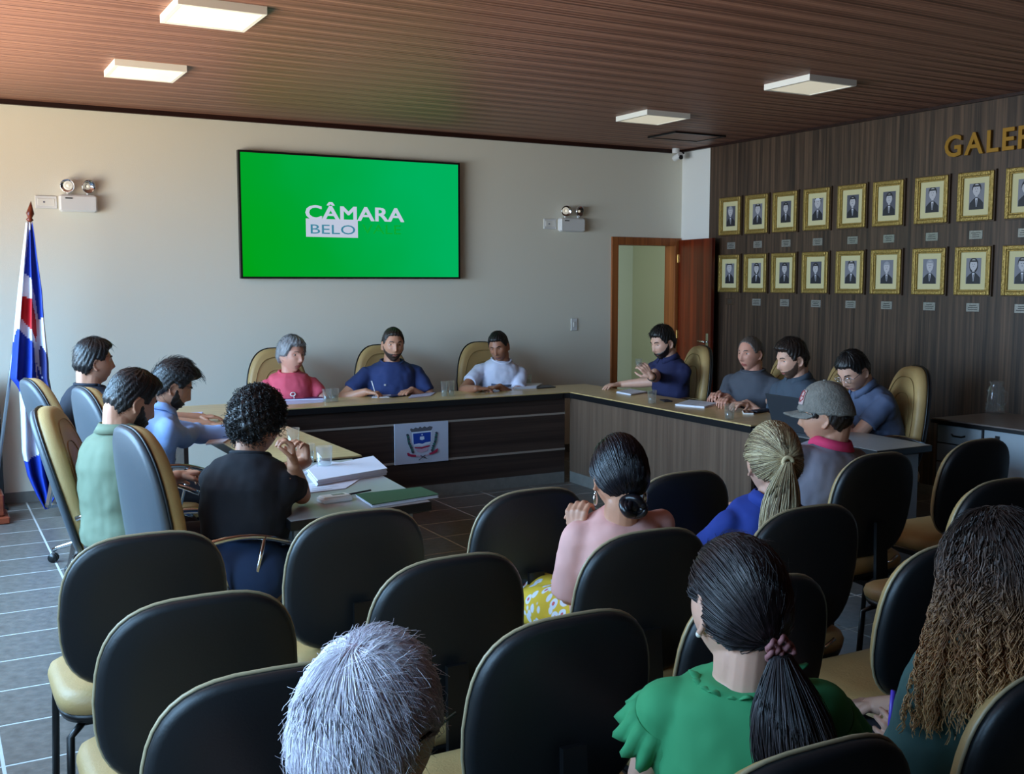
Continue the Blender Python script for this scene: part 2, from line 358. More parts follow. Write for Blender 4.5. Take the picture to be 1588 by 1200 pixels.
# ================================================================ WALL THINGS
# television
p0 = at_y(369, 234, Y_BACK-.07); p1 = at_y(714, 435, Y_BACK-.07)
tx0, tx1, tz0, tz1 = p0[0], p1[0], 1.645, 2.65
yf = Y_BACK-.07
tv = empty('television', ((tx0+tx1)/2, yf, tz0), 0, 'large black-framed television on the back wall showing a bright green screen', 'television')
ox, oz = (tx0+tx1)/2, tz0; hw = (tx1-tx0)/2; hh = tz1-tz0
fr = .016
b = MB(); b.box((-hw, 0, 0), (hw, .045, fr)).box((-hw, 0, hh-fr), (hw, .045, hh)).box((-hw, 0, fr), (-hw+fr, .045, hh-fr)).box((hw-fr, 0, fr), (hw, .045, hh-fr)).box((-hw+fr, .012, fr), (hw-fr, .045, hh-fr)); b.obj('bezel', M['black'], tv)
MB().box((-.25, .045, hh*.3), (.25, .069, hh*.7)).obj('wall_bracket', M['black'], tv)
gm = bpy.data.materials.new('screen_green'); gm.use_nodes = True; nt = gm.node_tree; nt.nodes.remove(nt.nodes['Principled BSDF'])
em = nt.nodes.new('ShaderNodeEmission'); tc = nt.nodes.new('ShaderNodeTexCoord'); mp = nt.nodes.new('ShaderNodeMapping'); mp.inputs['Rotation'].default_value = (0, .45, 0)
gr = nt.nodes.new('ShaderNodeSeparateXYZ'); cr = nt.nodes.new('ShaderNodeValToRGB'); mr = nt.nodes.new('ShaderNodeMapRange'); mr.inputs[1].default_value = -.95; mr.inputs[2].default_value = 1.3
nz = nt.nodes.new('ShaderNodeTexNoise'); nz.inputs['Scale'].default_value = 1.6
ad = nt.nodes.new('ShaderNodeMath'); ad.operation = 'MULTIPLY_ADD'; ad.inputs[1].default_value = .6
nt.links.new(tc.outputs['Object'], mp.inputs[0]); nt.links.new(mp.outputs[0], gr.inputs[0]); nt.links.new(tc.outputs['Object'], nz.inputs['Vector'])
nt.links.new(nz.outputs[0], ad.inputs[0]); nt.links.new(gr.outputs[0], ad.inputs[2]); nt.links.new(ad.outputs[0], mr.inputs[0]); nt.links.new(mr.outputs[0], cr.inputs[0])
cr.color_ramp.elements[0].color = rgb((0, 160, 6)); cr.color_ramp.elements[0].position = .1; cr.color_ramp.elements[1].color = rgb((0, 176, 92)); cr.color_ramp.elements[1].position = .95
e = cr.color_ramp.elements.new(.45); e.color = rgb((0, 162, 48))
nt.links.new(cr.outputs[0], em.inputs[0]); em.inputs[1].default_value = .95; nt.links.new(em.outputs[0], nt.nodes['Material Output'].inputs[0])
MB().box((-hw+fr, .006, fr), (hw-fr, .0125, hh-fr)).obj('screen', gm, tv)
M['scrw'] = mat('screen_white', (208, 218, 240), .5, emit=.75); M['scrg'] = mat('screen_letter_green', (60, 130, 150), .5, emit=.55); M['scrd'] = mat('screen_faint_green', (0, 150, 44), .5, emit=.8)
M['scrw'].node_tree.nodes['Principled BSDF'].inputs['Base Color'].default_value = (0, 0, 0, 1)
def place_text(txt, px0, px1, pbase, ptop, material, parent, name, y, off=0, dy=0):
    a = at_y(px0, pbase, y); c = at_y(px1, pbase, y); t = at_y(px0, ptop, y)
    me = text_mesh(txt, 1.0, .0015, 0, name)
    if off: bolden(me, [(x_, y_) for x_ in (-off, 0, off) for y_ in (-off*.6, off*.6)])
    xs = [v.co.x for v in me.vertices]; zs = [v.co.y for v in me.vertices]; h = .72
    s1 = (c[0]-a[0])/(max(xs)-min(xs)); s2 = (t[2]-a[2])/h
    for v in me.vertices: v.co = ((v.co.x-min(xs))*s1 + a[0]-parent.location.x, v.co.z + dy, v.co.y*s2 + a[2]-parent.location.z)
    me.flip_normals(); me.materials.append(material); o = bpy.data.objects.new(name, me); COL.objects.link(o); o.parent = parent; return o
place_text('CÂMARA', 474, 627, 339.5, 317, M['scrw'], tv, 'screen_lettering', yf, .022, .004)
q0 = at_y(475, 367, yf); q1 = at_y(555, 341, yf)
MB().box((q0[0]-ox, .003, q0[2]-oz), (q1[0]-ox, .0062, q1[2]-oz)).obj('lettering_box', M['scrw'], tv)
place_text('BELO', 482, 551, 362, 347, M['scrg'], tv, 'screen_lettering', yf, .0, .002)
place_text('VALE', 562, 622, 362, 347, M['scrd'], tv, 'screen_lettering', yf, .0, .004)

# emergency lights with their socket plates
def emergency(px, label, slabel):
    (x0, ya), (x1, yb), sc_ = px
    a = at_y(x0, ya, Y_BACK); c = at_y(x1, yb, Y_BACK); w = c[0]-a[0]; h = a[2]-c[2]
    t = empty('emergency_light', ((a[0]+c[0])/2, Y_BACK, c[2]), 0, label, 'emergency light', 'twin-head emergency lights on the back wall')
    MB().box((-w/2, -.07, 0), (w/2, 0, h), c=.012).obj('housing', M['white'], t)
    MB().box((-w/2+.04, -.073, h-.03), (-w/2+.09, -.069, h-.022)).obj('switch', M['black'], t)
    for s_ in (-1, 1):
        cx = s_*w*.26
        hd = MB().tube([(cx, -.035, h), (cx, -.035, h+.03)], .01, 10).obj('lamp_stem', M['white'], t)
        R = rot('x', -.35) @ rot('z', s_*.35)
        b = MB(); b.lathe((0, 0, 0), [(.004, -.03), (.03, -.022), (.046, 0), (.05, .02), (.046, .02), (.03, .0), (.002, -.014)], 20); b.xf(rot('z', s_*.3) @ rot('x', PI/2+.15), (cx, -.05, h+.065)); b.obj('lamp_head', M['silver'], t)
        b = MB().ell((cx, -.055, h+.065), (.012, .012, .012)); b.obj('bulb', M['diff'], t)
    # socket
    s0 = at_y(x0-sc_, ya+2, Y_BACK); w2 = a[0]-s0[0]-.01
    k = empty('socket_plate', (s0[0]+w2/2, Y_BACK, c[2]+.02), 0, slabel, 'socket', 'socket plates beside the emergency lights')
    MB().box((-w2/2, -.008, 0), (w2/2, 0, h-.03), c=.003).obj('plate', M['white'], k)
    MB().box((-w2/2+.015, -.011, .02), (w2/2-.015, -.007, h-.05), c=.002).obj('socket_insert', M['lampwhite'], k)
    MB().cyl((0, 0, 0), .006, .004, 10).xf(rot('x', PI/2), (-.015, -.0105, h/2-.015)).cyl((0, 0, 0), .001, .001).obj('plug_hole', M['ink'], k)
emergency(((90, 302), (150, 330), 36), 'white emergency light with two silver lamps above the flag', 'white socket plate just behind the flagpole tip, left of an emergency light')
emergency(((864, 338), (902, 360), 21), 'white emergency light with two silver lamps right of the television', 'small white socket plate between television and right emergency light')
# light switch
p = at_y(890, 503, Y_BACK); t = empty('light_switch', (p[0], Y_BACK, p[2]-.058), 0, 'white light switch plate on the back wall left of the door frame', 'light switch')
MB().box((-.035, -.008, 0), (.035, 0, .116), c=.003).obj('plate', M['white'], t); MB().box((-.012, -.012, .035), (.012, -.007, .08), c=.002).obj('rocker', M['lampwhite'], t)
# security camera
p = at_y(1050, 234, Y_BACK-.12); t = empty('security_camera', (p[0], Y_BACK-.1, H_CEIL-.035), 0, 'small white security camera under the ceiling above the open door', 'camera')
MB().cyl((0, 0, -.01), .035, .045, 20).obj('mount', M['white'], t)
b = MB().cyl((0, 0, -.05), .03, .1, 20).xf(rot('x', PI/2-.25), (0, -.03, -.045)); b.obj('camera_body', M['white'], t)
b = MB().cyl((0, 0, 0), .022, .012, 20).xf(rot('x', PI/2-.25), (0, -.075, -.057)); b.obj('lens', M['black'], t)

# ceiling lamps
for (cx, cy), lab in (((1.29, 5.25), 'square white ceiling lamp nearest the camera on the left'), ((1.26, 6.83), 'square white ceiling lamp near the back wall on the left'), ((5.12, 5.2), 'square white ceiling lamp on the right, nearer to the camera'), ((5.05, 6.8), 'square white ceiling lamp on the right, close to the far corner')):
    t = empty('ceiling_lamp', (cx, cy, H_CEIL-.038), 0, lab, 'ceiling lamp', 'square ceiling lamps')
    b = MB(); w = .205
    b.box((-w, -w, 0), (w, -w+.02, .038)).box((-w, w-.02, 0), (w, w, .038)).box((-w, -w+.02, 0), (-w+.02, w-.02, .038)).box((w-.02, -w+.02, 0), (w, w-.02, .038)); b.obj('lamp_frame', M['lampwhite'], t)
    MB().box((-w+.02, -w+.02, .003), (w-.02, w-.02, .038)).obj('diffuser', M['diff'], t)

# ---------------------------------------------------------------- portrait gallery
greys = [mat('photo_grey_%s' % n, c, .5) for n, c in (('backdrop', (122, 122, 132)), ('backdrop_dark', (84, 84, 96)), ('suit', (34, 34, 42)), ('shirt', (205, 205, 215)), ('face', (186, 182, 186)), ('hair', (38, 36, 40)), ('hairgrey', (150, 150, 158)), ('tie', (60, 60, 74)))]
ys_top = [7.705, 7.345, 6.985, 6.61, 6.225, 5.855, 5.45, 5.07, 4.68, 4.30]
def portrait(y, z, row, k, label):
    t = empty('portrait_frame', (X_RIGHT-.012, y, z), -PI/2 if False else 0, label, 'framed portrait', 'gilt framed portraits on the dark panelled wall')
    # local: x = out of wall (-x into room), y along wall, z up
    W2, Hh = .152, .355
    def fr(name, w, h0, h1, x0, x1, th, m, bev=0):
        b = MB(); 
        b.box((-x1, -w, h0), (-x0, -w+th, h1)).box((-x1, w-th, h0), (-x0, w, h1)).box((-x1, -w+th, h0), (-x0, w-th, h0+th)).box((-x1, -w+th, h1-th), (-x0, w-th, h1)); return b.obj(name, m, t, bevel=bev)
    fr('backing_frame', W2+.004, -.004, Hh+.004, 0, .02, .02, M['brownframe'])
    fr('gilt_moulding', W2-.004, .004, Hh-.004, .016, .036, .03, M['gold'], .006)
    fr('inner_moulding', W2-.034, .034, Hh-.034, .012, .028, .01, M['gold'], .002)
    MB().box((-.012, -W2+.03, .03), (-.004, W2-.03, Hh-.03)).obj('mount', M['mount'], t)
    # the photograph itself, a flat print
    b = MB(); hw, z0, z1 = .062, .085, Hh-.085
    H_ = z1-z0
    def poly(pts, mi, lay):
        x = -.0125-.0004*lay; b.add([(x, -max(-hw, min(hw, p[0])), z0+max(0, min(H_, p[1]))) for p in pts], [tuple(range(len(pts)))], mi)   # viewer's right is -y
    H_ = z1-z0; s = random.uniform(.92, 1.1); dx = random.uniform(-.006, .006)
    poly([(-hw, 0), (hw, 0), (hw, H_), (-hw, H_)], random.choice((0, 0, 1)), 0)
    poly([(-hw+.004, 0), (hw-.004, 0), (hw-.006, .045*s), (.03, .07*s), (.012+dx, .082*s), (-.012+dx, .082*s), (-.03, .07*s), (-hw+.006, .045*s)], 2, 1)
    poly([(-.010+dx, .078*s), (.010+dx, .078*s), (.004, .02), (-.004, .02)], 3, 2); poly([(-.0035+dx, .068*s), (.0035+dx, .068*s), (.003, .022), (-.003, .022)], 7, 3)
    s *= 1.18; cz = .118*s; hr = .027*s
    woman = (row, k) in ((1, 1), (1, 7)); hat = (row, k) == (0, 3)
    if woman: poly([(dx+.036*math.cos(a), cz-.012+(.050 if math.sin(a) < 0 else .045)*math.sin(a)) for a in np.linspace(0, 2*PI, 18)[:-1]], 5, 2)
    poly([(dx-.010, cz-.052), (dx+.010, cz-.052), (dx+.010, cz-.02), (dx-.010, cz-.02)], 4, 3.5)
    hair = 6 if (row, k) in ((0, 0), (1, 5), (1, 6)) else 5
    poly([(dx+hr*1.13*math.cos(a), cz+.006+hr*1.35*math.sin(a)) for a in np.linspace(-.25, PI+.25, 12)], hair, 4)
    poly([(dx+hr*.95*math.cos(a), cz-.004+hr*1.28*math.sin(a)) for a in np.linspace(0, 2*PI, 18)[:-1]], 4, 5)
    poly([(dx-hr*.9, cz+.018), (dx+hr*.9, cz+.018), (dx+hr*.7, cz+.03), (dx-hr*.7, cz+.03)], hair, 6)
    for s_ in (-1, 1): poly([(dx+s_*.008-.004, cz+.001), (dx+s_*.008+.004, cz+.001), (dx+s_*.008+.004, cz+.004), (dx+s_*.008-.004, cz+.004)], 5, 7)
    poly([(dx-.006, cz-.016), (dx+.006, cz-.016), (dx+.006, cz-.013), (dx-.006, cz-.013)], 7, 7)
    if hat: poly([(dx-.04, cz+.016), (dx+.04, cz+.016), (dx+.03, cz+.022), (dx+.02, cz+.024), (dx+.017, cz+.045), (dx-.017, cz+.045), (dx-.02, cz+.024), (dx-.03, cz+.022)], 3, 8)
    b.obj('photograph', greys, t)
    return t
ordn = ['first', 'second', 'third', 'fourth', 'fifth', 'sixth', 'seventh', 'eighth', 'ninth', 'tenth']
looks = [['a grey-haired man', 'a man in a dark suit', 'a smiling man in a suit', 'a man in a pale hat', 'a moustached man', 'a dark-haired man with a tie', 'a man on a teal ground', 'a young man with a white shirt', 'a man, partly out of view', 'a man'],
         ['a man against a dark ground', 'a long-haired woman', 'a man in a suit', 'a bearded man in a suit', 'a young man with a tie', 'an older man in glasses', 'a balding man in a suit', 'a woman with long loose hair', 'a man, partly out of view', 'a man']]
for row in (0, 1):
    for k, y in enumerate(ys_top[:9]):
        z = (2.05, 1.52)[row]
        portrait(y, z, row, k, '%s row gilt portrait of %s, %s from the door' % (('upper', 'lower')[row], looks[row][k], ordn[k]))
        t = empty('name_plate', (X_RIGHT-.012, y, z-.125+(.01 if row else 0)), 0, 'name plate under the %s portrait from the door, %s row' % (ordn[k], ('upper', 'lower')[row]), 'name plate', 'engraved name plates under the portraits')
        MB().box((-.004, -.055, 0), (0, .055, .062), c=.0015).obj('plate', M['plate'] if not (row == 1 and k == 0) else M['brownframe'], t)
        b = MB()
        for q in range(3): w_ = random.uniform(.025, .042); b.box((-.0046, -w_, .014+q*.014), (-.0038, w_, .019+q*.014))
        b.obj('engraved_lines', M['plateink'], t)
# gilt letters
lt = empty('wall_lettering', (X_RIGHT-.012, 5.35, 2.53), 0, 'raised gold capital letters high on the dark panelled wall', 'lettering')
yl = 0; 
for ch, wd in zip('GALERIA', (.152, .15, .118, .125, .145, .07, .15)):
    me = text_mesh(ch, .215, .012, .004, 'letter'); xs = [v.co.x for v in me.vertices]
    for v in me.vertices: v.co = (-.014 + (-v.co.z), -(v.co.x-min(xs)) + yl, v.co.y)
    me.materials.append(M['goldl']); o = bpy.data.objects.new('letter', me); COL.objects.link(o); o.parent = lt
    yl -= (max(xs)-min(xs)) + .028

# ================================================================ FLAG
t = empty('flag_on_stand', (.34, 7.9, 0), 0, 'blue, white and red flag draped on a leaning pole', 'flag')
ob = np.array([.34, 7.9, 0])
FY = 7.9
MB().box((-.36, -.16, 0), (.12, .14, .05), c=.008).box((-.33, -.13, .05), (.09, .11, .2), c=.008).obj('wooden_base', M['woodbase'], t)
pb = at_y(-8, 768, FY); pt = at_y(46, 344, FY); pt2 = at_y(48, 312, FY)
MB().tube([pb-ob-(pt-pb)*.05, pt-ob], .011, 12).obj('pole', M['pole'], t)
d = (pt2-pt); L = np.linalg.norm(d); 
b = MB().tube([pt-ob, pt-ob+d*.1, pt-ob+d*.2, pt-ob+d*.4, pt-ob+d*.55, pt-ob+d*1.0], [.012, .024, .014, .026, .02, .001], 12); b.obj('finial', M['woodbase'], t)
prof = [(345, 40, 50), (370, 37, 54), (400, 33, 58), (450, 27, 66), (500, 22, 70), (560, 17, 77), (586, 15.5, 78), (596, 24, 80), (604, 29, 81), (640, 31, 84), (700, 33, 90), (735, 41, 92), (765, 55, 91), (786, 68, 74)]
NY, NX = 150, 56
b = MB(); vs = []; pxy = []
for i in range(NY+1):
    py = 345+(786-345)*i/NY; xl = np.interp(py, [p[0] for p in prof], [p[1] for p in prof]); xr = np.interp(py, [p[0] for p in prof], [p[2] for p in prof])
    for j in range(NX+1):
        u = j/NX; amp = .012+.05*min(1, (py-345)/260.)
        yoff = amp*math.sin(u*PI*5.2+.9+py*.004)*.9 + .3*amp*math.sin(u*PI*11+py*.013) - .02
        px = xl+(xr-xl)*(u+.045*math.sin(u*PI*5.2+.3)); p = at_y(px, py, FY-.02) + np.array([0, yoff, 0]) - ob; vs.append(p); pxy.append((px, py))
def inside(pt_, poly):
    x, y = pt_; c = False; n = len(poly)
    for i in range(n):
        x1, y1 = poly[i]; x2, y2 = poly[(i+1) % n]
        if (y1 > y) != (y2 > y) and x < (x2-x1)*(y-y1)/(y2-y1)+x1: c = not c
    return c
zones = [(2, [(33, 458), (49, 464), (57, 500), (57, 532), (51, 515), (32, 492)]), (0, [(44, 362), (50, 345), (60, 400), (66, 450), (68, 490), (60, 496), (53, 455), (47, 430), (38, 424), (41, 395)]),
         (0, [(26, 508), (34, 515), (52, 532), (58, 600), (57, 626), (42, 618), (14, 592), (14, 560)]), (0, [(57, 560), (66, 590), (66, 660), (95, 640), (95, 800), (20, 800), (20, 712), (46, 713), (64, 698), (66, 640)]),
         (3, [(60, 545), (64, 535), (78, 562), (80, 604), (74, 606), (66, 590)])]
fs = []; fm = []
for i in range(NY):
    for j in range(NX):
        a = i*(NX+1)+j; fs.append((a, a+1, a+NX+2, a+NX+1)); c = ((pxy[a][0]+pxy[a+NX+2][0])/2, (pxy[a][1]+pxy[a+NX+2][1])/2)
        m_ = 1
        for mi, pl in zones:
            if inside(c, pl): m_ = mi; break
        fm.append(m_)
b.add(vs, fs, 0, True); b.m = fm
o = b.obj('flag_cloth', [M['fblue'], M['fwhite'], M['fred'], M['fnavy']], t); so = o.modifiers.new('thick', 'SOLIDIFY'); so.thickness = .002
# black stand at the very left edge
t = empty('display_stand', (.33, 8.3, 0), 0, 'black upright stand cut off by the left picture edge behind the flag', 'stand')
MB().box((-.16, -.03, .02), (.13, .03, .62), c=.004).obj('stand_body', M['black'], t); MB().box((-.14, -.02, .62), (.13, .02, .98), c=.004).obj('display_panel', mat('dark_teal_panel', (22, 50, 60), .3), t)
MB().box((-.14, -.034, .655), (.128, -.028, .663)).obj('white_line', M['white'], t); MB().box((-.2, -.08, 0), (.15, .1, .02)).obj('foot', M['black'], t)

# ================================================================ DESKS
TZ = .74
Bx0, Bx1, By0, By1 = 1.42, 4.53, 7.16, 7.66
def panel_grain(b): return b
bd = empty('council_desk', ((Bx0+Bx1)/2, By0+.25, 0), 0, 'long brown council desk across the back with a municipal crest on its front', 'desk', 'brown council desks in a U')
o3 = np.array([(Bx0+Bx1)/2, By0+.25, 0])
def lb(a, c, **k): return MB().box(np.array(a)-o3, np.array(c)-o3, **k)
lb((Bx0, By0, TZ-.008), (4.46, By1, TZ)).obj('tabletop', M['deskw'], bd)
lb((Bx0, By0-.004, TZ-.05), (4.46, By1, TZ-.008)).obj('edge_band', M['edge'], bd)
xa, xb = 1.96, 4.50
for z0, z1 in ((.575, .69), (.285, .56), (.09, .27)): lb((xa, By0+.03, z0), (xb, By0+.05, z1)).obj('front_panel', M['deskfront'], bd)
for z in (.560, .270): lb((xa, By0+.022, z), (xb, By0+.05, z+.015)).obj('metal_strip', M['strip'], bd)
lb((xa, By0+.03, 0), (xb, By0+.05, .09)).obj('plinth', M['skirt'], bd)
for x in (1.5, 4.3): lb((x, By0+.05, 0), (x+.03, By1-.05, TZ-.05)).obj('support_panel', M['deskfront'], bd)
# right desk
Rx0, Rx1, Ry0, Ry1 = 4.455, 4.97, 4.93, 7.66
rd = empty('council_desk', ((Rx0+Rx1)/2, (Ry0+Ry1)/2, 0), 0, 'brown council desk along the right side with a plain taupe front', 'desk', 'brown council desks in a U')
o3 = np.array([(Rx0+Rx1)/2, (Ry0+Ry1)/2, 0])
b = MB(); b.loft([[np.array(p)-o3 for p in ((4.46, Ry1, z), (4.46, By0, z), (4.53, By0-.005, z), (4.44, Ry0, z), (Rx1, Ry0, z), (Rx1+.03, Ry1, z))] for z in (TZ-.008, TZ)], 0, False); b.obj('tabletop', M['deskw'], rd)
b = MB(); b.loft([[np.array(p)-o3 for p in ((4.462, Ry1, z), (4.462, By0+.02, z), (4.527, By0-.009, z), (4.436, Ry0-.004, z), (Rx1, Ry0-.004, z), (Rx1+.03, Ry1, z))] for z in (TZ-.05, TZ-.008)], 0, False); b.obj('edge_band', M['edge'], rd)
b = MB(); b.loft([[np.array(p)-o3 for p in ((4.55, By0+.03, z), (4.47, Ry0+.02, z), (4.495, Ry0+.02, z), (4.575, By0+.03, z))] for z in (.09, TZ-.05)], 0, False); b.obj('front_panel', M['desksand'], rd)
b = MB(); b.loft([[np.array(p)-o3 for p in ((4.552, By0+.03, z), (4.472, Ry0+.02, z), (4.495, Ry0+.02, z), (4.575, By0+.03, z))] for z in (0, .09)], 0, False); b.obj('plinth', M['skirt'], rd)
lb((4.5, Ry0+.02, 0), (Rx1-.05, Ry0+.045, TZ-.05)).obj('end_panel', M['deskfront'], rd)
# left desk
Lx0, Lx1, Ly0, Ly1 = 1.42, 1.93, 5.03, 7.156
ld = empty('council_desk', ((Lx0+Lx1)/2, (Ly0+Ly1)/2, 0), 0, 'council desk with pale wood top running along the left side', 'desk', 'brown council desks in a U')
o3 = np.array([(Lx0+Lx1)/2, (Ly0+Ly1)/2, 0])
lb((Lx0, Ly0, TZ-.008), (Lx1, Ly1, TZ)).obj('tabletop', M['deskw'], ld)
lb((Lx0, Ly0-.004, TZ-.05), (Lx1+.004, Ly1, TZ-.008)).obj('edge_band', M['edge'], ld)
lb((Lx1-.05, Ly0+.02, .09), (Lx1-.03, Ly1, TZ-.05)).obj('front_panel', M['deskfront'], ld); lb((Lx1-.05, Ly0+.02, 0), (Lx1-.03, Ly1, .09)).obj('plinth', M['skirt'], ld)
lb((Lx0+.05, Ly0+.02, 0), (Lx1-.05, Ly0+.045, TZ-.05)).obj('end_panel', M['deskfront'], ld)
# crest plate on the back desk
pa = at_y(611, 663, By0+.02); pc = at_y(695, 721, By0+.02)
cw_, chh = pc[0]-pa[0], .305
cp = empty('crest_plate', (pa[0], By0+.02, .268), 0, 'white plaque with a blue shield crest on the dark desk front', 'plaque')
MB().box((0, -.008, 0), (cw_, .002, chh), c=.002).obj('plaque', mat('plaque_white', (190, 194, 210), .4), cp)
cm = [mat('crest_blue', (24, 66, 160), .5), mat('crest_grey', (92, 92, 100), .5), mat('crest_green', (50, 108, 100), .5), mat('crest_red', (168, 36, 76), .5), mat('crest_white', (214, 224, 240), .5), mat('crest_pink', (196, 160, 180), .5), mat('crest_dark', (58, 66, 78), .5)]
def flat(name, polys, parent, y0, ox_, oz_, sx_, sz_, mats):
    b = MB()
    for k, (mi, pts) in enumerate(polys): yy_ = y0-.0003*(k+1); b.add([(ox_+p[0]*sx_, yy_, oz_+p[1]*sz_) for p in pts], [tuple(range(len(pts)))], mi)
    return b.obj(name, mats, parent)
# coordinates read from the crest crop: x 370..1310, y 230..960 (down)
def cx_(pts): return [((x-375)/(1310-375), 1-(y-225)/(940-225)) for x, y in pts]
P_ = []
P_.append((1, cx_([(665, 380), (640, 340), (650, 310), (700, 330), (730, 300), (780, 320), (810, 292), (850, 318), (890, 292), (930, 318), (980, 295), (1030, 312), (1020, 350), (1000, 375)])))
P_.append((4, cx_([(670, 385), (1010, 375), (1005, 560), (970, 610), (900, 625), (840, 640), (780, 625), (710, 620), (675, 560)])))
P_.append((0, cx_([(690, 408), (998, 400), (995, 570), (900, 580), (850, 600), (790, 585), (700, 600)])))
P_.append((4, cx_([(810, 470), (880, 468), (885, 520), (845, 535), (805, 520)]))); P_.append((4, cx_([(832, 425), (858, 425), (850, 450), (838, 450)])))
P_.append((3, cx_([(710, 645), (840, 655), (985, 630), (975, 655), (840, 685), (720, 670)])))
P_.append((5, cx_([(730, 690), (950, 680), (930, 730), (840, 755), (760, 740)])))
for sg in (-1, 1):
    X0 = 845
    for k in range(9):
        a_ = k/8; y_ = 430+a_*300; x_ = X0+sg*(250-20*math.sin(a_*PI)-150*max(0, a_-.45)); w = 26
        P_.append((2 if k % 2 else 6, cx_([(x_-w, y_-18), (x_+w*.2, y_-30), (x_+w, y_), (x_+w*.4, y_+32), (x_-w*.6, y_+20)])))
P_.append((3, cx_([(575, 740), (600, 735), (640, 765), (735, 785), (725, 820), (650, 810), (590, 790)]))); P_.append((3, cx_([(1120, 700), (1090, 705), (1040, 745), (960, 770), (965, 805), (1040, 790), (1100, 765)])))
P_.append((5, cx_([(735, 790), (845, 812), (960, 775), (965, 795), (845, 835), (735, 812)])))
P_.append((6, cx_([(770, 880), (785, 885), (900, 800), (885, 795)]))); P_.append((6, cx_([(915, 870), (930, 862), (815, 798), (800, 806)])))
flat('crest', P_, cp, -.0085, 0, 0, cw_, chh, cm)

# grey tables at the two ends
def grey_table(corners, label, z=.735, panel=True, fr_=None):
    c = np.mean(corners, axis=0); t = empty('grey_table', (c[0], c[1], 0), 0, label, 'table', 'grey office tables at the ends of the U')
    loc = [np.array(p)-c for p in corners]
    def ring(s_, z_): return [(p[0]*s_, p[1]*s_, z_) for p in loc]
    MB().loft([ring(.992, z-.006), ring(.988, z)], 0, False).obj('tabletop', M['greytop'], t)
    MB().loft([ring(.96, z-.045), ring(1, z-.035), ring(1, z-.003), ring(.992, z-.001)], 0, False).obj('edge_band', M['edge'], t)
    return t, loc
gl, q = grey_table([(1.16, 3.76), (1.77, 3.84), (1.86, 4.98), (1.22, 4.98)], 'grey-topped table beside the woman in black, papers and a green folder on it')
def leg_panel(t, a, b_, z0=.03, z1=.69, th=.02, name='side_panel', m='greycab'):
    a = np.array(a); b_ = np.array(b_); d = b_-a; d = d/np.linalg.norm(d); n_ = np.array([-d[1], d[0]])*th/2
    MB().loft([[(*(a-n_), z), (*(b_-n_), z), (*(b_+n_), z), (*(a+n_), z)] for z in (z0, z1)], 0, False).obj(name, M[m], t)
leg_panel(gl, np.array(q[0])*.86+[0, .04], np.array(q[1])*.86+[0, .04]); leg_panel(gl, np.array(q[3])*.86-[0, .04], np.array(q[2])*.86-[0, .04])
leg_panel(gl, np.array(q[1])*.8+[0, .05], np.array(q[2])*.8, .3, .66, .018, 'modesty_panel')
for k_ in (0, 3): p = np.array(q[k_])*.6; MB().box((p[0]-.08, p[1]-.03, 0), (p[0]+.32, p[1]+.03, .03)).obj('foot', M['edge'], gl)
gr_, q = grey_table([(4.43, 3.93), (4.86, 3.93), (4.95, 4.925), (4.44, 4.925)], 'grey-topped table with the open laptop at the end of the right desk', .72)
leg_panel(gr_, np.array(q[0])*.93+[.02, .03], np.array(q[3])*.93+[.02, 0], .22, .67, .018, 'modesty_panel'); leg_panel(gr_, np.array(q[0])*.85, np.array(q[1])*.85, .03, .675); leg_panel(gr_, np.array(q[3])*.85, np.array(q[2])*.85, .03, .675)
MB().box((-.2, -.44, 0), (.2, -.38, .03)).obj('foot', M['edge'], gr_)

# drawer desk at the right wall
cz = .75; X0_, X1_, Y0_, Y1_ = 5.66, 6.30, 2.95, 4.56
cb = empty('drawer_cabinet', (X0_, Y0_, 0), 0, 'pale grey low cabinet with drawers and dark edges by the panelled wall on the right', 'cabinet')
Lc = Y1_-Y0_; D_ = X1_-X0_
MB().box((-.02, -.02, cz-.03), (D_, Lc+.02, cz-.008)).obj('edge_band', M['edge'], cb); MB().box((-.012, -.012, cz-.008), (D_-.005, Lc+.012, cz)).obj('top', M['greycabtop'], cb)
MB().box((.02, 0, .35), (D_-.02, Lc, cz-.03)).obj('carcass', M['edge'], cb)
for y_ in (0, Lc-.05): 
    for x_ in (.03, D_-.08): MB().box((x_, y_, 0), (x_+.05, y_+.05, .35)).obj('leg', M['edge'], cb)
for k in range(3):
    d_ = MB().box((0, Lc-.34, .36+k*.12), (.02, Lc-.02, .36+k*.12+.112), c=.003).obj('drawer', M['greycab'], cb)
    if k == 2: MB().tube([(-.004, Lc-.13, .66), (-.014, Lc-.15, .652), (-.014, Lc-.21, .652), (-.004, Lc-.23, .66)], .006, 8).obj('handle', M['black'], d_)
for k in range(3):
    y1_ = Lc-.36-k*.415
    d_ = MB().box((0, y1_-.4, .36), (.02, y1_, .72), c=.003).obj('door', M['greycab'], cb)
    MB().box((-.004, y1_-.11, .655), (.002, y1_-.08, .69)).box((-.012, y1_-.1, .64), (.0, y1_-.09, .668)).obj('lock', M['black'], d_)

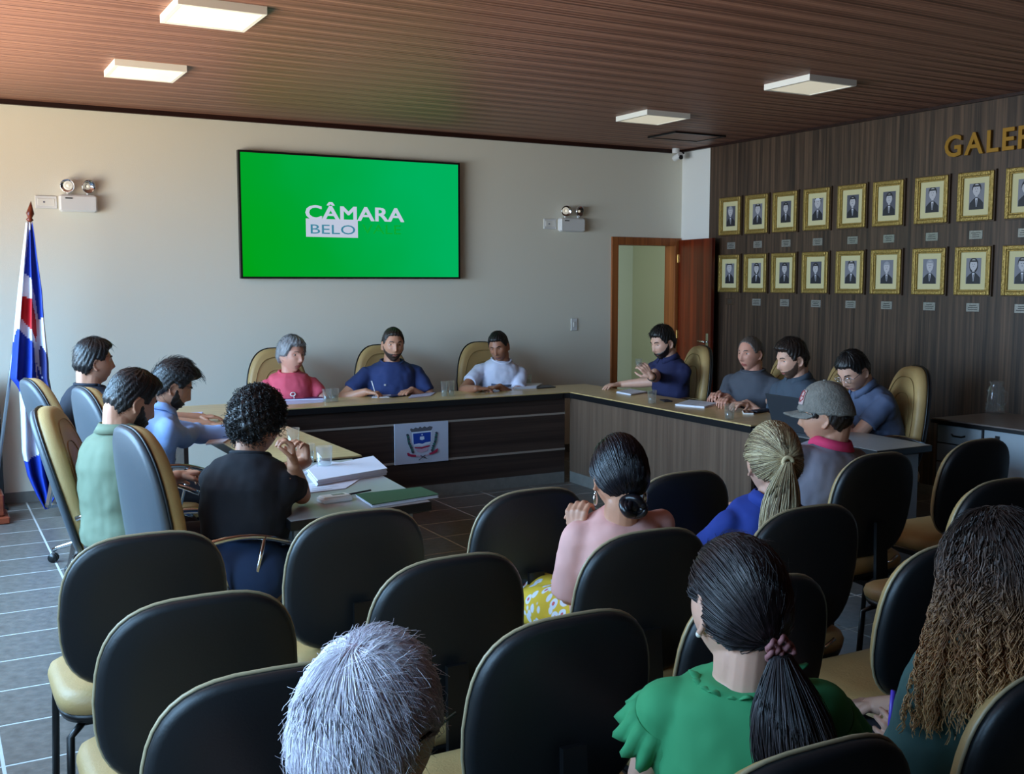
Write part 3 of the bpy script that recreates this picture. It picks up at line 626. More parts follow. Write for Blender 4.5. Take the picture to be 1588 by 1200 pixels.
# ================================================================ CHAIRS
def outline(w, h, n=36, e=3.4, top=1.0, bot=1.0, z0=0):
    """rounded back outline in the x-z plane, width scaled towards top/bottom"""
    pts = []
    for k in range(n):
        a = 2*PI*k/n; ca, sa = math.cos(a), math.sin(a)
        x = math.copysign(abs(ca)**(2/e), ca); z = math.copysign(abs(sa)**(2/e), sa)
        sc_ = top if z > 0 else bot; f = 1+(sc_-1)*abs(z)
        pts.append((x*w/2*f, z0+h/2+z*h/2))
    return pts
def pad(out, layers, curve=.25, tilt=0.0, mi=0, b=None, puff=0):
    """layers: (y, inset); closed loft of scaled outlines, curved so the sides come forward"""
    b = b or MB(); zc = sum(p[1] for p in out)/len(out); hx = max(p[0] for p in out); hz = max(p[1] for p in out)-zc
    rings = []
    for y, ins in layers:
        fx = (hx-ins)/hx; fz = (hz-ins)/hz; ring = []
        for x, z in out:
            X = x*fx; Z = zc+(z-zc)*fz; ring.append((X, y+curve*X*X-tilt*(Z-zc), Z))
        rings.append(ring)
    # concentric inner rings so the faces follow the curve
    def centre(y, ins0, sgn):
        rs = []
        for f in (.66, .33, .04):
            fx = (hx-ins0)/hx*f; fz = (hz-ins0)/hz*f; rs.append([(x*fx, y+sgn*puff*(1-f*f)+curve*(x*fx)**2-tilt*((z-zc)*fz), zc+(z-zc)*fz) for x, z in out])
        return rs
    first = centre(layers[0][0], layers[0][1], -1)[::-1]; last = centre(layers[-1][0], layers[-1][1], 1)
    b.loft(first+rings+last, mi, True); return b
def seatpad(w, d, z, t, e=4.5, y0=0, b=None, mi=0, puff=.012, n=36):
    b = b or MB(); rings = []
    for zz, ins in ((z, .02), (z+.012, .004), (z+t*.5, 0), (z+t*.8, .008), (z+t, .03)):
        rings.append([((w/2-ins)*math.copysign(abs(math.cos(a))**(2/e), math.cos(a)), y0+(d/2-ins)*math.copysign(abs(math.sin(a))**(2/e), math.sin(a)), zz - (.02*max(0, math.sin(a))**3 if zz > z+.02 else 0)) for a in [2*PI*k/n for k in range(n)]])
    for f in (.7, .35, .03): rings.append([(p[0]*f, y0+(p[1]-y0)*f, z+t+puff*(1-f)) for p in rings[4]])
    b.loft(rings, mi, True); return b
# --- audience chair: black shell, tan cushion, four black legs; origin on the floor below the seat, faces +y
def audience_chair():
    t = empty('audience_chair')
    BW, BH, BZ = .465, .452, .455
    out = outline(BW, BH, 40, 3.1, .95, .98, BZ); yb = -.215; tl = .16
    pad(out, [(yb, .016), (yb+.005, .005), (yb+.014, 0), (yb+.03, .001)], .35, tl).obj('backrest_shell', M['shell'], t)
    pad(out, [(yb+.03, .009), (yb+.042, .009), (yb+.062, .016), (yb+.078, .036)], .35, tl, puff=.006).obj('backrest_cushion', M['leather'], t)
    zc = BZ+BH/2
    pts = [(x*1.005, yb+.031+.35*x*x-tl*(z-zc), zc+(z-zc)*1.005) for x, z in out]; b = MB(); b.loft([], 0) if False else None
    b.tube(pts+[pts[0]], .0042, 6, caps=False); b.obj('piping', M['pipe'], t)
    seatpad(.49, .46, .385, .075, y0=.03).obj('seat_cushion', M['leather'], t)
    b = MB(); n = 36
    b.loft([[((.24-i)*math.copysign(abs(math.cos(2*PI*k/n))**.45, math.cos(2*PI*k/n)), .03+(.225-i)*math.copysign(abs(math.sin(2*PI*k/n))**.45, math.sin(2*PI*k/n)), z) for k in range(n)] for z, i in ((.362, .03), (.368, .008), (.392, .0))], 0, True); b.obj('seat_shell', M['black'], t)
    b = MB(); b.loft([[(-.035, -.14, .34), (.035, -.14, .34), (.035, -.1, .362), (-.035, -.1, .362)], [(-.035, -.215, .335), (.035, -.215, .335), (.035, -.205, .36), (-.035, -.205, .36)], [(-.035, -.25, .38), (.035, -.25, .38), (.035, -.235, .385), (-.035, -.235, .385)], [(-.03, -.238, .62), (.03, -.238, .62), (.03, -.222, .62), (-.03, -.222, .62)]], 0, False)
    b.box((-.035, -.14, .34), (.035, .1, .36)); b.obj('back_bracket', M['black'], t)
    b = MB(); b.tube([(.03, -.235, .44), (.05, -.25, .45), (.085, -.25, .47)], .006, 8); b.obj('adjusting_lever', M['chrome'], t)
    for sx in (-1, 1):
        for sy in (-1, 1):
            MB().tube([(sx*.17, .03+sy*.15, .36), (sx*.215, .03+sy*.19, .33), (sx*.225, .03+sy*.205, .0)], .0115, 8).obj('leg', M['black'], t)
    b = MB()
    for sy in (-1, 1): b.tube([(-.17, .03+sy*.15, .352), (.17, .03+sy*.15, .352)], .011, 8)
    for sx in (-1, 1): b.tube([(sx*.17, -.12, .352), (sx*.17, .18, .352)], .011, 8)
    b.obj('seat_frame', M['black'], t)
    return t
AC = audience_chair(); used = [False]
def put_audience(x, yb, rz, label):
    """x of the back, yb = world y of the shell's top rear edge; rz small turn"""
    loc = Vector((x, yb, 0)) + Matrix.Rotation(rz, 3, 'Z') @ Vector((0, .25, 0))
    if not used[0]:
        used[0] = True; AC.location = loc; AC.rotation_euler = (0, 0, rz); tag(AC, label, 'chair', 'black-backed audience chairs'); return AC
    c = dup(AC, loc, rz, label, 'black-backed audience chairs'); return c
rr = math.radians
put_audience(.53, 3.05, rr(0), 'empty black-backed chair at the left end of the front audience row')
put_audience(1.17, 3.04, rr(-1), 'empty black-backed chair, second from left in the front audience row')
put_audience(1.82, 3.07, rr(0), 'empty black-backed chair in front of the raised hand')
put_audience(2.485, 3.08, rr(-1), 'empty black-backed chair beyond the shoulder of the woman in pink')
put_audience(3.47, 3.03, rr(0), 'black-backed chair on which the man in the cap sits')
put_audience(4.18, 3.08, rr(0), 'empty chair at the right end of the front row, before the grey cabinet')
put_audience(.53, 2.37, rr(0), 'empty black-backed chair at the left end of the second audience row')
put_audience(1.185, 2.40, rr(1), 'empty black-backed chair beyond the white-haired head')
put_audience(1.805, 2.385, rr(-1), 'black-backed chair on which the woman in pink sits')
put_audience(2.45, 2.40, rr(-2), 'black-backed chair on which the blonde woman in blue sits')
put_audience(3.40, 2.40, rr(0), 'black-backed chair just beyond the curly-haired woman in the second row')
put_audience(.535, 1.84, rr(-2), 'black-backed chair low at left, just beyond the white-haired person')
put_audience(1.19, 1.84, rr(0), 'large black-backed chair between white hair and green blouse')
put_audience(1.755, 1.85, rr(0), 'black-backed chair mostly hidden by the dark ponytail')
put_audience(2.45, 1.86, rr(-2), 'chair with a wide tan side, left of the long curly hair')
put_audience(.49, 1.10, rr(-10), 'black-backed chair carrying the white-haired person')
put_audience(1.18, 1.11, rr(-2), 'black-backed chair carrying the woman in green at the bottom edge')
put_audience(1.85, 1.14, rr(-2), 'chair in the bottom right corner carrying the curly-haired woman')

# --- high-backed swivel chair with chrome arms and star base
def high_chair(shell='shellg', recline=.12):
    t = empty('swivel_chair')
    n = 44; BW, BH, BZ = .49, .66, .44
    out = outline(BW, BH, n, 2.9, .86, .96, BZ); yb = -.27
    pad(out, [(yb, .022), (yb+.006, .006), (yb+.016, 0), (yb+.028, .002)], .45, recline).obj('backrest_shell', M[shell], t)
    pad(out, [(yb+.03, .004), (yb+.045, 0), (yb+.08, .006), (yb+.095, .028)], .45, recline, puff=.01).obj('backrest_cushion', M['leather'], t)
    zc = BZ+BH/2; pts = [(x*1.003, yb+.029+.45*x*x-recline*(z-zc), zc+(z-zc)*1.003) for x, z in out]
    MB().tube(pts+[pts[0]], .006, 6, caps=False).obj('piping', M['black'], t)
    for f in (.80, .5):   # stitched seams following the outline
        pts = [(x*f, yb+.101+.006*(1-f)+.45*(x*f)**2-recline*((z-zc)*f), zc+(z-zc)*f) for x, z in out]; MB().tube(pts+[pts[0]], .0025, 5, caps=False).obj('seam', M['seam'], t)
    seatpad(.50, .48, .40, .085, y0=.0).obj('seat_cushion', M['leather'], t)
    MB().loft([[((.245-i)*math.copysign(abs(math.cos(2*PI*k/n))**.45, math.cos(2*PI*k/n)), (.235-i)*math.copysign(abs(math.sin(2*PI*k/n))**.45, math.sin(2*PI*k/n)), z) for k in range(n)] for z, i in ((.378, .03), (.384, .008), (.405, 0))]).obj('seat_shell', M['black'], t)
    MB().box((-.03, -.30, .36), (.03, .08, .378)).loft([[(-.03, -.3, .36), (.03, -.3, .36), (.03, -.285, .37), (-.03, -.285, .37)], [(-.03, -.262+.02, .62), (.03, -.262+.02, .62), (.03, -.245+.02, .62), (-.03, -.245+.02, .62)]], 0, False).obj('back_bracket', M['chrome'], t)
    MB().cyl((0, 0, .09), .028, .14, 18).cyl((0, 0, .22), .018, .15, 16).obj('gas_column', M['chrome'], t)
    for k in range(5):
        a = 2*PI*k/5+.3; c_, s_ = math.cos(a), math.sin(a)
        lg = MB().tube([(c_*.02, s_*.02, .125), (c_*.12, s_*.12, .125), (c_*.26, s_*.26, .085), (c_*.285, s_*.285, .07)], [.02, .018, .012, .012], 8).obj('star_leg', M['chrome'], t)
        w_ = MB()
        for q in (-.012, .012): w_.loft([[(c_*.285-s_*(q+d_), s_*.285+c_*(q+d_), .0) for _ in (0,)]*1 for d_ in ()], 0) if False else w_.tube([(c_*.285-s_*(q-.007), s_*.285+c_*(q-.007), .027), (c_*.285-s_*(q+.007), s_*.285+c_*(q+.007), .027)], .027, 14)
        w_.obj('caster', M['black'], lg)
    for sx in (-1, 1):
        arc = [(sx*.25, -.2+.46*u, .60+.06*math.sin(PI*min(1, u*1.0))) for u in np.linspace(0, 1, 9)]
        arc = [(sx*(.245+.03*math.sin(PI*u)), -.21+.46*u, .615+.085*math.sin(PI*(.12+.8*u))) for u in np.linspace(0, 1, 11)]
        ar = MB().tube(arc, .012, 8).obj('armrest', M['chrome'], t)
        MB().tube([(sx*.262, -.08, .692), (sx*.25, -.02, .52), (sx*.235, .02, .395), (sx*.14, .03, .376)], .009, 8).tube([(sx*.272, .12, .69), (sx*.268, .09, .56), (sx*.24, .06, .42), (sx*.235, .05, .39), (sx*.14, .045, .376)], .009, 8).obj('arm_support', M['chrome'], ar)
    return t
HC = high_chair(); HB = None; first = [True]
def put_high(x, y, facing, label, group, src=None):
    """x,y = floor point under the seat; facing in degrees clockwise from +y"""
    if first[0]:
        first[0] = False; HC.location = (x, y, 0); HC.rotation_euler = (0, 0, -rr(facing)); tag(HC, label, 'chair', group); return HC
    return dup(HC, (x, y, 0), -rr(facing), label, group)
G1 = 'high-backed tan swivel chairs'
ch_p4 = put_high(.91, 4.03, 82, 'grey-shelled high chair with chrome armrest carrying the woman in black', G1)
ch_p3 = put_high(.79, 4.80, 106, 'high chair with a tall tan face, just left of the man in green', G1)
ch_p2 = put_high(.99, 5.68, 80, 'grey-shelled high chair between the man in green and the dark T-shirt', G1)
ch_p1 = put_high(.86, 6.42, 80, 'leftmost high chair, grey shell beside the flag', G1)
put_high(2.42, 7.90, 180, 'high-backed tan chair of the older woman in pink at the back desk', G1)
put_high(3.30, 7.90, 180, 'high-backed tan chair of the bearded man in navy at the back desk', G1)
put_high(4.22, 7.88, 182, 'high-backed tan chair of the man in the white T-shirt', G1)
put_high(5.32, 6.86, 285, 'high-backed tan chair in front of the red door', G1)
put_high(5.40, 5.90, 285, 'high-backed tan chair behind the older man in dark grey', G1)
put_high(5.36, 5.28, 285, 'high-backed tan chair between the two men in blue-grey shirts', G1)
put_high(5.14, 4.60, 294, 'empty-looking high tan chair at the right end of the desk', G1)
# the chair of the man in green leans back
def recline(ch, ang):
    piv = Matrix.Translation((0, -.24, .43)) @ Matrix.Rotation(ang, 4, 'X') @ Matrix.Translation((0, .24, -.43))
    for c in ch.children:
        if c.name.split('.')[0] in ('backrest_shell', 'backrest_cushion', 'piping', 'seam'): c.matrix_local = piv
recline(ch_p3, .16); recline(ch_p1, .14); recline(ch_p2, .05)

# ================================================================ THINGS ON THE DESKS
ZT = TZ
def glass_of_water(p, label, lvl=.05, h=.10, r=.034):
    t = empty('water_glass', (p[0], p[1], p[2] if len(p) > 2 else ZT), 0, label, 'glass', 'drinking glasses on the desks')
    MB().lathe((0, 0, 0), [(.001, 0), (r*.8, 0), (r*.82, .004), (r, h), (r-.0022, h), (r*.82-.002, .008), (.001, .008)], 20).obj('glass_wall', M['glass'], t)
    MB().lathe((0, 0, 0), [(.001, .0085), (r*.81-.002, .0085), (r*.88-.003, lvl), (.001, lvl)], 20).obj('water', M['water'], t)
    return t
def dz(px, py, z=TZ): p = at_z(px, py, z); return (p[0], p[1], z)
glass_of_water(dz(507, 624), 'glass to the left of the pair beside the woman in pink T-shirt')
glass_of_water(dz(519, 623), 'glass to the right of the pair beside the woman in pink T-shirt')
glass_of_water(dz(689, 615), 'left glass of the pair right of the man in navy', h=.12, r=.028)
glass_of_water(dz(700, 614), 'right glass of the pair right of the man in navy', h=.12, r=.028)
glass_of_water(dz(819, 597), 'glass in front of the man in the white T-shirt', h=.09)
glass_of_water(dz(1011, 626), 'glass of water by the open notebook of the bearded man in the navy polo')
glass_of_water(dz(1131, 650), 'glass of water nearest the clasped hands at the right desk corner')
glass_of_water(dz(1209, 664, .72), 'glass on the grey table just left of the laptop', h=.09)
glass_of_water(dz(455, 702), 'glass on the pale wood beside the hand of the woman in black', h=.13)
glass_of_water(dz(478, 716), 'short glass farther left of the two near the desk corner, by stacked papers', h=.09)
glass_of_water(dz(503, 731, .735), 'tall glass of water at the near left desk corner', h=.12, r=.04)
def sheets(name, corners, z, th, m, label, cat, group=None, lines=0, cover=None, rz=0):
    c = np.mean(corners, axis=0); t = empty(name, (c[0], c[1], z), 0, label, cat, group); loc = [np.array(p[:2])-c[:2] for p in corners]
    n = max(1, min(6, int(th/.003)))
    for k in range(n):
        j = [np.array([random.uniform(-.004, .004), random.uniform(-.004, .004)])]*4
        zz = th*k/n; MB().loft([[(*(p+q), zz_) for p, q in zip(loc, j)] for zz_ in (zz+.0003, zz+th/n)], 0, False).obj('sheet' if not cover else 'page_block', m, t)
    if cover: MB().loft([[(*(p*1.02), zz_) for p in loc] for zz_ in (th, th+.003)], 0, False).obj('cover', cover, t)
    if lines:
        b = MB(); u = loc[1]-loc[0]; v = loc[3]-loc[0]
        for k in range(lines):
            a = loc[0]+v*(.12+.8*k/lines)+u*.1; e_ = a+u*random.uniform(.5, .8); w_ = v*.018
            b.add([(*a, th+.0006), (*e_, th+.0006), (*(e_+w_), th+.0006), (*(a+w_), th+.0006)], [(0, 1, 2, 3)])
        b.obj('print_lines', M['ink'], t)
    return t
def quad(pts, z): return [at_z(x, y, z) for x, y in pts]
# back desk
sheets('document_folder', quad([(440, 622), (505, 620), (506, 616), (447, 617)], ZT), ZT, .012, M['paper'], 'purple folder over papers in front of the woman in pink', 'folder', cover=M['purple'])
sheets('paper_stack', quad([(440, 628), (500, 624), (506, 620), (440, 621)], ZT), ZT, .004, M['lilac'], 'white sheets under the edge of the purple folder', 'papers')
sheets('paper_stack', quad([(633, 618), (668, 614), (676, 609), (640, 611)], ZT), ZT, .006, M['lilac'], 'lilac papers right of the hands of the man in navy', 'papers', lines=3)
sheets('paper_stack', quad([(576, 617), (606, 616), (606, 612), (580, 612)], ZT), ZT, .004, M['paper'], 'white sheet under the writing hand of the man in navy', 'papers', lines=3)
p = dz(615, 615); t = empty('mobile_phone', p, .3, 'black phone lying between the hands of the man in navy', 'phone'); MB().box((-.07, -.035, 0), (.07, .035, .009), c=.003).obj('phone_body', M['phone'], t)
sheets('notebook', quad([(797, 604), (832, 602), (842, 597), (808, 597)], ZT), ZT, .018, M['paper'], 'thick white notebook in front of the man in the white T-shirt', 'notebook', lines=4)
sheets('notebook', quad([(833, 603), (862, 601), (850, 598), (828, 599)], ZT), ZT, .008, M['darkcov'], 'dark notebook right of the white one on the back desk', 'notebook')
# right desk
sheets('notebook', quad([(956, 609), (978, 613), (1003, 609), (978, 605)], ZT), ZT, .012, M['paper'], 'open white notebook under the forearm of the bearded man in the navy polo', 'notebook', lines=5)
sheets('notebook', quad([(1047, 629), (1092, 633), (1112, 627), (1068, 622)], ZT), ZT, .012, M['paper'], 'open notebook in front of the older man in dark grey', 'notebook', lines=6)
p = dz(1033, 622); t = empty('mobile_phone', p, 1.2, 'small dark phone beside a water glass on the right desk', 'phone'); MB().box((-.065, -.032, 0), (.065, .032, .009), c=.003).obj('phone_body', M['darkcov'], t)
p = dz(1160, 641); t = empty('mobile_phone', p, .9, 'white-edged phone lying by the blue-grey polo man', 'phone'); MB().box((-.07, -.035, 0), (.07, .035, .012), c=.003).obj('phone_body', M['white'], t); MB().box((-.066, -.031, .012), (.066, .031, .0135)).obj('phone_screen', M['phone'], t)
p = dz(1180, 639); t = empty('glasses_case', p, .2, 'long black case lying left of the laptop', 'case'); MB().box((-.08, -.03, 0), (.08, .03, .02), c=.006).obj('case_body', M['darkcov'], t)
# laptop on the grey table
la = at_z(1240, 668, .72); t = empty('laptop', (4.61, 4.62, .72), PI/2-.06, 'open dark laptop seen from behind its lid on the grey table', 'laptop')
MB().box((-.17, -.12, 0), (.17, .12, .016), c=.003).obj('keyboard_base', M['lap'], t)
b = MB().box((-.17, -.004, 0), (.17, .004, .225), c=.003).xf(rot('x', -.32) @ rot('z', 0), (0, .118, .016)); b.obj('lid', M['lap'], t)
b = MB().box((-.158, -.006, .012), (.158, -.004, .215)).xf(rot('x', -.32), (0, .118, .016)); b.obj('screen', M['phone'], t)
b = MB()
for i in range(4):
    for j in range(11): b.box((-.15+j*.0275, -.04+i*.03, .016), (-.127+j*.0275, -.016+i*.03, .018))
kk = b.obj('keys', M['black'], t); kk['kind'] = 'stuff'
# left desk and grey table
sheets('paper_stack', quad([(275, 655), (308, 653), (315, 643), (275, 645)], ZT), ZT, .02, M['lilac'], 'stack of pale sheets before the man in the light blue shirt', 'papers', lines=4)
sheets('paper_stack', quad([(318, 690), (345, 688), (366, 676), (330, 678)], ZT), ZT, .008, M['paper'], 'white sheets on the desk between light blue sleeve and black curly hair', 'papers', lines=4)
p = dz(345, 672); t = empty('pen', (p[0], p[1], ZT+.006), 0, 'dark pen lying across sheets left of the black curly hair', 'pen'); MB().tube([(-.09, -.02, .004), (.08, .02, .004)], .004, 8).obj('pen_barrel', M['black'], t)
sheets('document_pile', quad([(492, 755), (600, 736), (578, 716), (477, 737)], .735), .735, .03, M['paper'], 'thick pile of white documents on the grey table left', 'papers', lines=0)
sheets('paper_stack', quad([(478, 765), (535, 758), (560, 742), (478, 750)], .735), .735, .003, M['paper'], 'loose white sheets in front of the thick pile on the grey table', 'papers', lines=4)
sheets('clipboard', quad([(470, 735), (506, 731), (548, 722), (500, 716)], .74), .741, .006, M['paper'], 'dark clipboard of sheets under the tall glass', 'clipboard', cover=None)
fc = quad([(578, 784), (679, 768), (652, 757), (553, 768)], .745); sheets('document_folder', fc, .736, .012, M['paper'], 'dark green folder lying over the table corner', 'folder', cover=M['green'])
c_ = at_z(519, 777, .735); t = empty('desk_box', (c_[0], c_[1], .735), .12, 'small white flat box with a lid on the near table edge', 'box')
MB().box((-.065, -.035, 0), (.065, .035, .02), c=.004).obj('box_body', M['white'], t); MB().box((-.06, -.03, .02), (.06, .03, .026), c=.003).obj('box_lid', M['lampwhite'], t); MB().box((-.01, -.01, .026), (.04, .012, .0275)).obj('label_print', M['plate'], t)
c_ = at_z(555, 766, .735); t = empty('pen', (c_[0], c_[1], .736), .2, 'dark pen lying between the white box and the pile of documents', 'pen'); MB().tube([(-.07, -.01, .005), (.07, .01, .005)], .004, 8).obj('pen_barrel', M['darkcov'], t)
# jar on the cabinet
c_ = at_z(1543, 641, .75); t = empty('glass_jar', (c_[0], c_[1], .75), 0, 'patterned clear glass water jug on the grey cabinet', 'jug')
MB().lathe((0, 0, 0), [(.002, 0), (.055, 0), (.062, .02), (.055, .07), (.058, .1), (.05, .13), (.052, .165), (.035, .19), (.047, .215), (.044, .215), (.032, .19), (.048, .165), (.046, .13), (.054, .1), (.05, .07), (.057, .02), (.002, .008)], 24).obj('jug_body', M['glass'], t)
MB().tube([(0, -.05, .16), (0, -.085, .15), (0, -.085, .08), (0, -.055, .06)], .005, 8).obj('handle', M['glass'], t)
b = MB()
for k in range(16): a = 2*PI*k/16; b.ell((.058*math.cos(a), .058*math.sin(a), .035+.025*(k % 2)), (.007, .007, .011), None, 8, 5); b.ell((.053*math.cos(a), .053*math.sin(a), .125+.025*(k % 2)), (.006, .006, .009), None, 8, 5)
b.obj('raised_pattern', M['glass'], t)

# ================================================================ PEOPLE
def norm(v): v = np.array(v, float); return v/(np.linalg.norm(v)+1e-12)
def yawv(deg): a = rr(deg); return np.array([math.sin(a), math.cos(a), 0.0])
G = lambda x, s: np.exp(-(x/s)**2)
def head_points(nu=96, nv=72, female=False, child=1.0):
    """skin surface of the head in head space: x right, y face, z up (metres)"""
    th = np.linspace(0, PI, nv+1)[:, None]; ph = np.linspace(0, 2*PI, nu, endpoint=False)[None, :]
    st = np.maximum(np.sin(th), .004)
    x = .077*np.sign(np.cos(ph))*np.abs(np.cos(ph))**.95*st; y = .098*np.sin(ph)*st; z = -.118*np.cos(th)*np.ones_like(ph)
    x = x*np.ones_like(z); y = y*np.ones_like(z)
    low = np.clip((-.01-z)/.105, 0, 1)
    jaw = .30 if not female else .38
    x = x*(1-jaw*low**1.5); 
    y = np.where(y < 0, y*(1-.42*low**.9), y*(1-.06*low))+.010*low
    # flatten the face a little
    f = np.clip(y/.09, 0, 1)**1.5
    fr = (y > .03)
    d = np.zeros_like(z)
    nose = np.interp(z, [-.046, -.036, -.028, -.005, .02, .034], [0, .014, .025, .014, .004, 0])
    d += nose*G(x, np.interp(z, [-.04, -.02, .02], [.0145, .011, .008]))*fr
    d += .0045*G(z-.034, .010)*G(np.abs(x)-.028, .028)*fr
    for s in (-1, 1): d += -.0125*G(x-s*.032, .0155)*G(z-.012, .0125)*fr; d += .004*G(x-s*.046, .016)*G(z+.018, .018)*fr
    d += .0065*G(x, .023)*G(z+.060, .0065)*fr + .0055*G(x, .02)*G(z+.072, .006)*fr - .006*G(x, .024)*G(z+.0655, .0028)*fr - .005*G(x, .02)*G(z+.083, .006)*fr
    d += .007*G(x, .022)*G(z+.100, .012)*fr
    y = y+d
    return np.stack([x, y, z], -1)
HP = {False: head_points(), True: head_points(female=True)}
HPc = {k: v.reshape(-1, 3) for k, v in HP.items()}
def surf(x, z, female=False, front=True):
    P = HPc[female]; m = (P[:, 1] > 0) if front else (P[:, 1] < 0); Q = P[m]; d = (Q[:, 0]-x)**2+(Q[:, 2]-z)**2; return Q[np.argmin(d)]
def head_R(yaw, pitch, roll=0):
    """columns: head x (right), y (face), z (up) in world"""
    f = yawv(yaw); r = np.array([f[1], -f[0], 0]); u = np.array([0, 0, 1.])
    a = rr(pitch); f2 = f*math.cos(a)-u*math.sin(a); u2 = f*math.sin(a)+u*math.cos(a)
    b = rr(roll); r3 = r*math.cos(b)+u2*math.sin(b); u3 = -r*math.sin(b)+u2*math.cos(b)
    return np.stack([r3, f2, u3], 1)
def add_grid(b, P, mi=0):
    nv, nu = P.shape[:2]; return b.loft([list(map(tuple, P[i])) for i in range(nv)], mi, True)
def fuse(b, voxel, mats, name, parent, origin, smooth=3, ratio=None, disp=None):
    b.v = [tuple(np.array(p)-origin) for p in b.v]
    o = b.obj('tmp_'+name, mats if isinstance(mats, (list, tuple)) else [mats])
    m = o.modifiers.new('r', 'REMESH'); m.mode = 'VOXEL'; m.voxel_size = voxel; m.use_smooth_shade = True
    if smooth: s = o.modifiers.new('s', 'SMOOTH'); s.factor = .5; s.iterations = smooth
    if disp:
        tx = bpy.data.textures.get('folds') or bpy.data.textures.new('folds', 'CLOUDS'); tx.noise_scale = .085; tx.noise_depth = 1
        ds = o.modifiers.new('f', 'DISPLACE'); ds.texture = tx; ds.strength = disp; ds.mid_level = .32
    if ratio: d = o.modifiers.new('d', 'DECIMATE'); d.ratio = ratio
    dg = bpy.context.evaluated_depsgraph_get(); me = bpy.data.meshes.new_from_object(o.evaluated_get(dg)); 
    old = o.data; bpy.data.objects.remove(o); bpy.data.meshes.remove(old); me.name = name
    me.polygons.foreach_set('use_smooth', [True]*len(me.polygons))
    ml = mats if isinstance(mats, (list, tuple)) else [mats]
    me.materials.clear()
    for q in ml: me.materials.append(q)
    n = bpy.data.objects.new(name, me); COL.objects.link(n); n.parent = parent
    return n
def strands(paths, radius, mats, name, parent, origin, sides=3, mi=None, taper=.35):
    """paths: (N, K, 3) world; thin tubes"""
    P = np.asarray(paths, float)-origin; N, K = P.shape[:2]
    T = np.gradient(P, axis=1); T /= np.linalg.norm(T, axis=2, keepdims=True)+1e-9
    ref = np.where(np.abs(T[..., 2:3]) < .9, np.array([0, 0, 1.]), np.array([1., 0, 0])); A = np.cross(T, ref); A /= np.linalg.norm(A, axis=2, keepdims=True)+1e-9; B = np.cross(T, A)
    rad = (np.ones(N)*radius)[:, None]*np.linspace(1, taper, K)[None, :]
    ang = np.arange(sides)*2*PI/sides
    V = P[:, :, None, :]+rad[:, :, None, None]*(np.cos(ang)[None, None, :, None]*A[:, :, None, :]+np.sin(ang)[None, None, :, None]*B[:, :, None, :])
    V = V.reshape(-1, 3); idx = np.arange(N*K*sides).reshape(N, K, sides)
    a = idx[:, :-1, :]; b = idx[:, 1:, :]; q = np.stack([a, np.roll(a, -1, 2), np.roll(b, -1, 2), b], -1).reshape(-1, 4)
    me = bpy.data.meshes.new(name); nv, nf = len(V), len(q)
    me.vertices.add(nv); me.vertices.foreach_set('co', V.ravel()); me.loops.add(nf*4); me.loops.foreach_set('vertex_index', q.ravel().astype(np.int32))
    me.polygons.add(nf); me.polygons.foreach_set('loop_start', np.arange(nf, dtype=np.int32)*4); me.polygons.foreach_set('use_smooth', np.ones(nf, bool))
    ml = mats if isinstance(mats, (list, tuple)) else [mats]
    for m_ in ml: me.materials.append(m_)
    if len(ml) > 1:
        mm = (RNG.integers(0, len(ml), N) if mi is None else mi); me.polygons.foreach_set('material_index', np.repeat(mm, (K-1)*sides).astype(np.int32))
    me.update(calc_edges=True)
    o = bpy.data.objects.new(name, me); COL.objects.link(o); o.parent = parent; return o

SKIN = {k: mat('skin_%s' % k, c, .5, sss=.12, var=.05, vscale=30) for k, c in {'fair': (214, 164, 140), 'tan': (190, 136, 108), 'brown': (160, 108, 82), 'ruddy': (204, 146, 124)}.items()}
LIP = {k: mat('lips_%s' % k, c, .45) for k, c in {'fair': (178, 104, 96), 'tan': (156, 92, 80), 'brown': (126, 74, 62), 'ruddy': (170, 96, 86)}.items()}
M['eyew'] = mat('eye_white', (215, 210, 205), .25); M['iris'] = mat('iris', (38, 24, 18), .15)
def hairmat(n, c, r=.42, b=.35): return mat('hair_'+n, c, r, bump=b, bscale=160, var=.25, vscale=70, stretch=(1, 1, .25))
HB_ = {'black': hairmat('black', (22, 20, 20)), 'dark': hairmat('dark_brown', (40, 31, 27)), 'brown': hairmat('brown', (62, 46, 36)), 'grey': hairmat('grey', (132, 132, 134)), 'saltdark': hairmat('greying', (84, 74, 68)), 'white': hairmat('white', (205, 200, 214)), 'beard': hairmat('beard', (36, 28, 25)), 'stubble': hairmat('stubble', (96, 74, 62))}
M['specf'] = mat('spectacle_frame', (40, 38, 40), .3, .4)
def fab(n, c, r=.85, b=.35): return mat('fabric_'+n, c, r, bump=b, bscale=9, var=.05, vscale=5)
JEANS = fab('denim', (40, 62, 98)); DARKT = fab('dark_trouser', (34, 36, 44)); SHOE = mat('shoe', (30, 26, 24), .4)

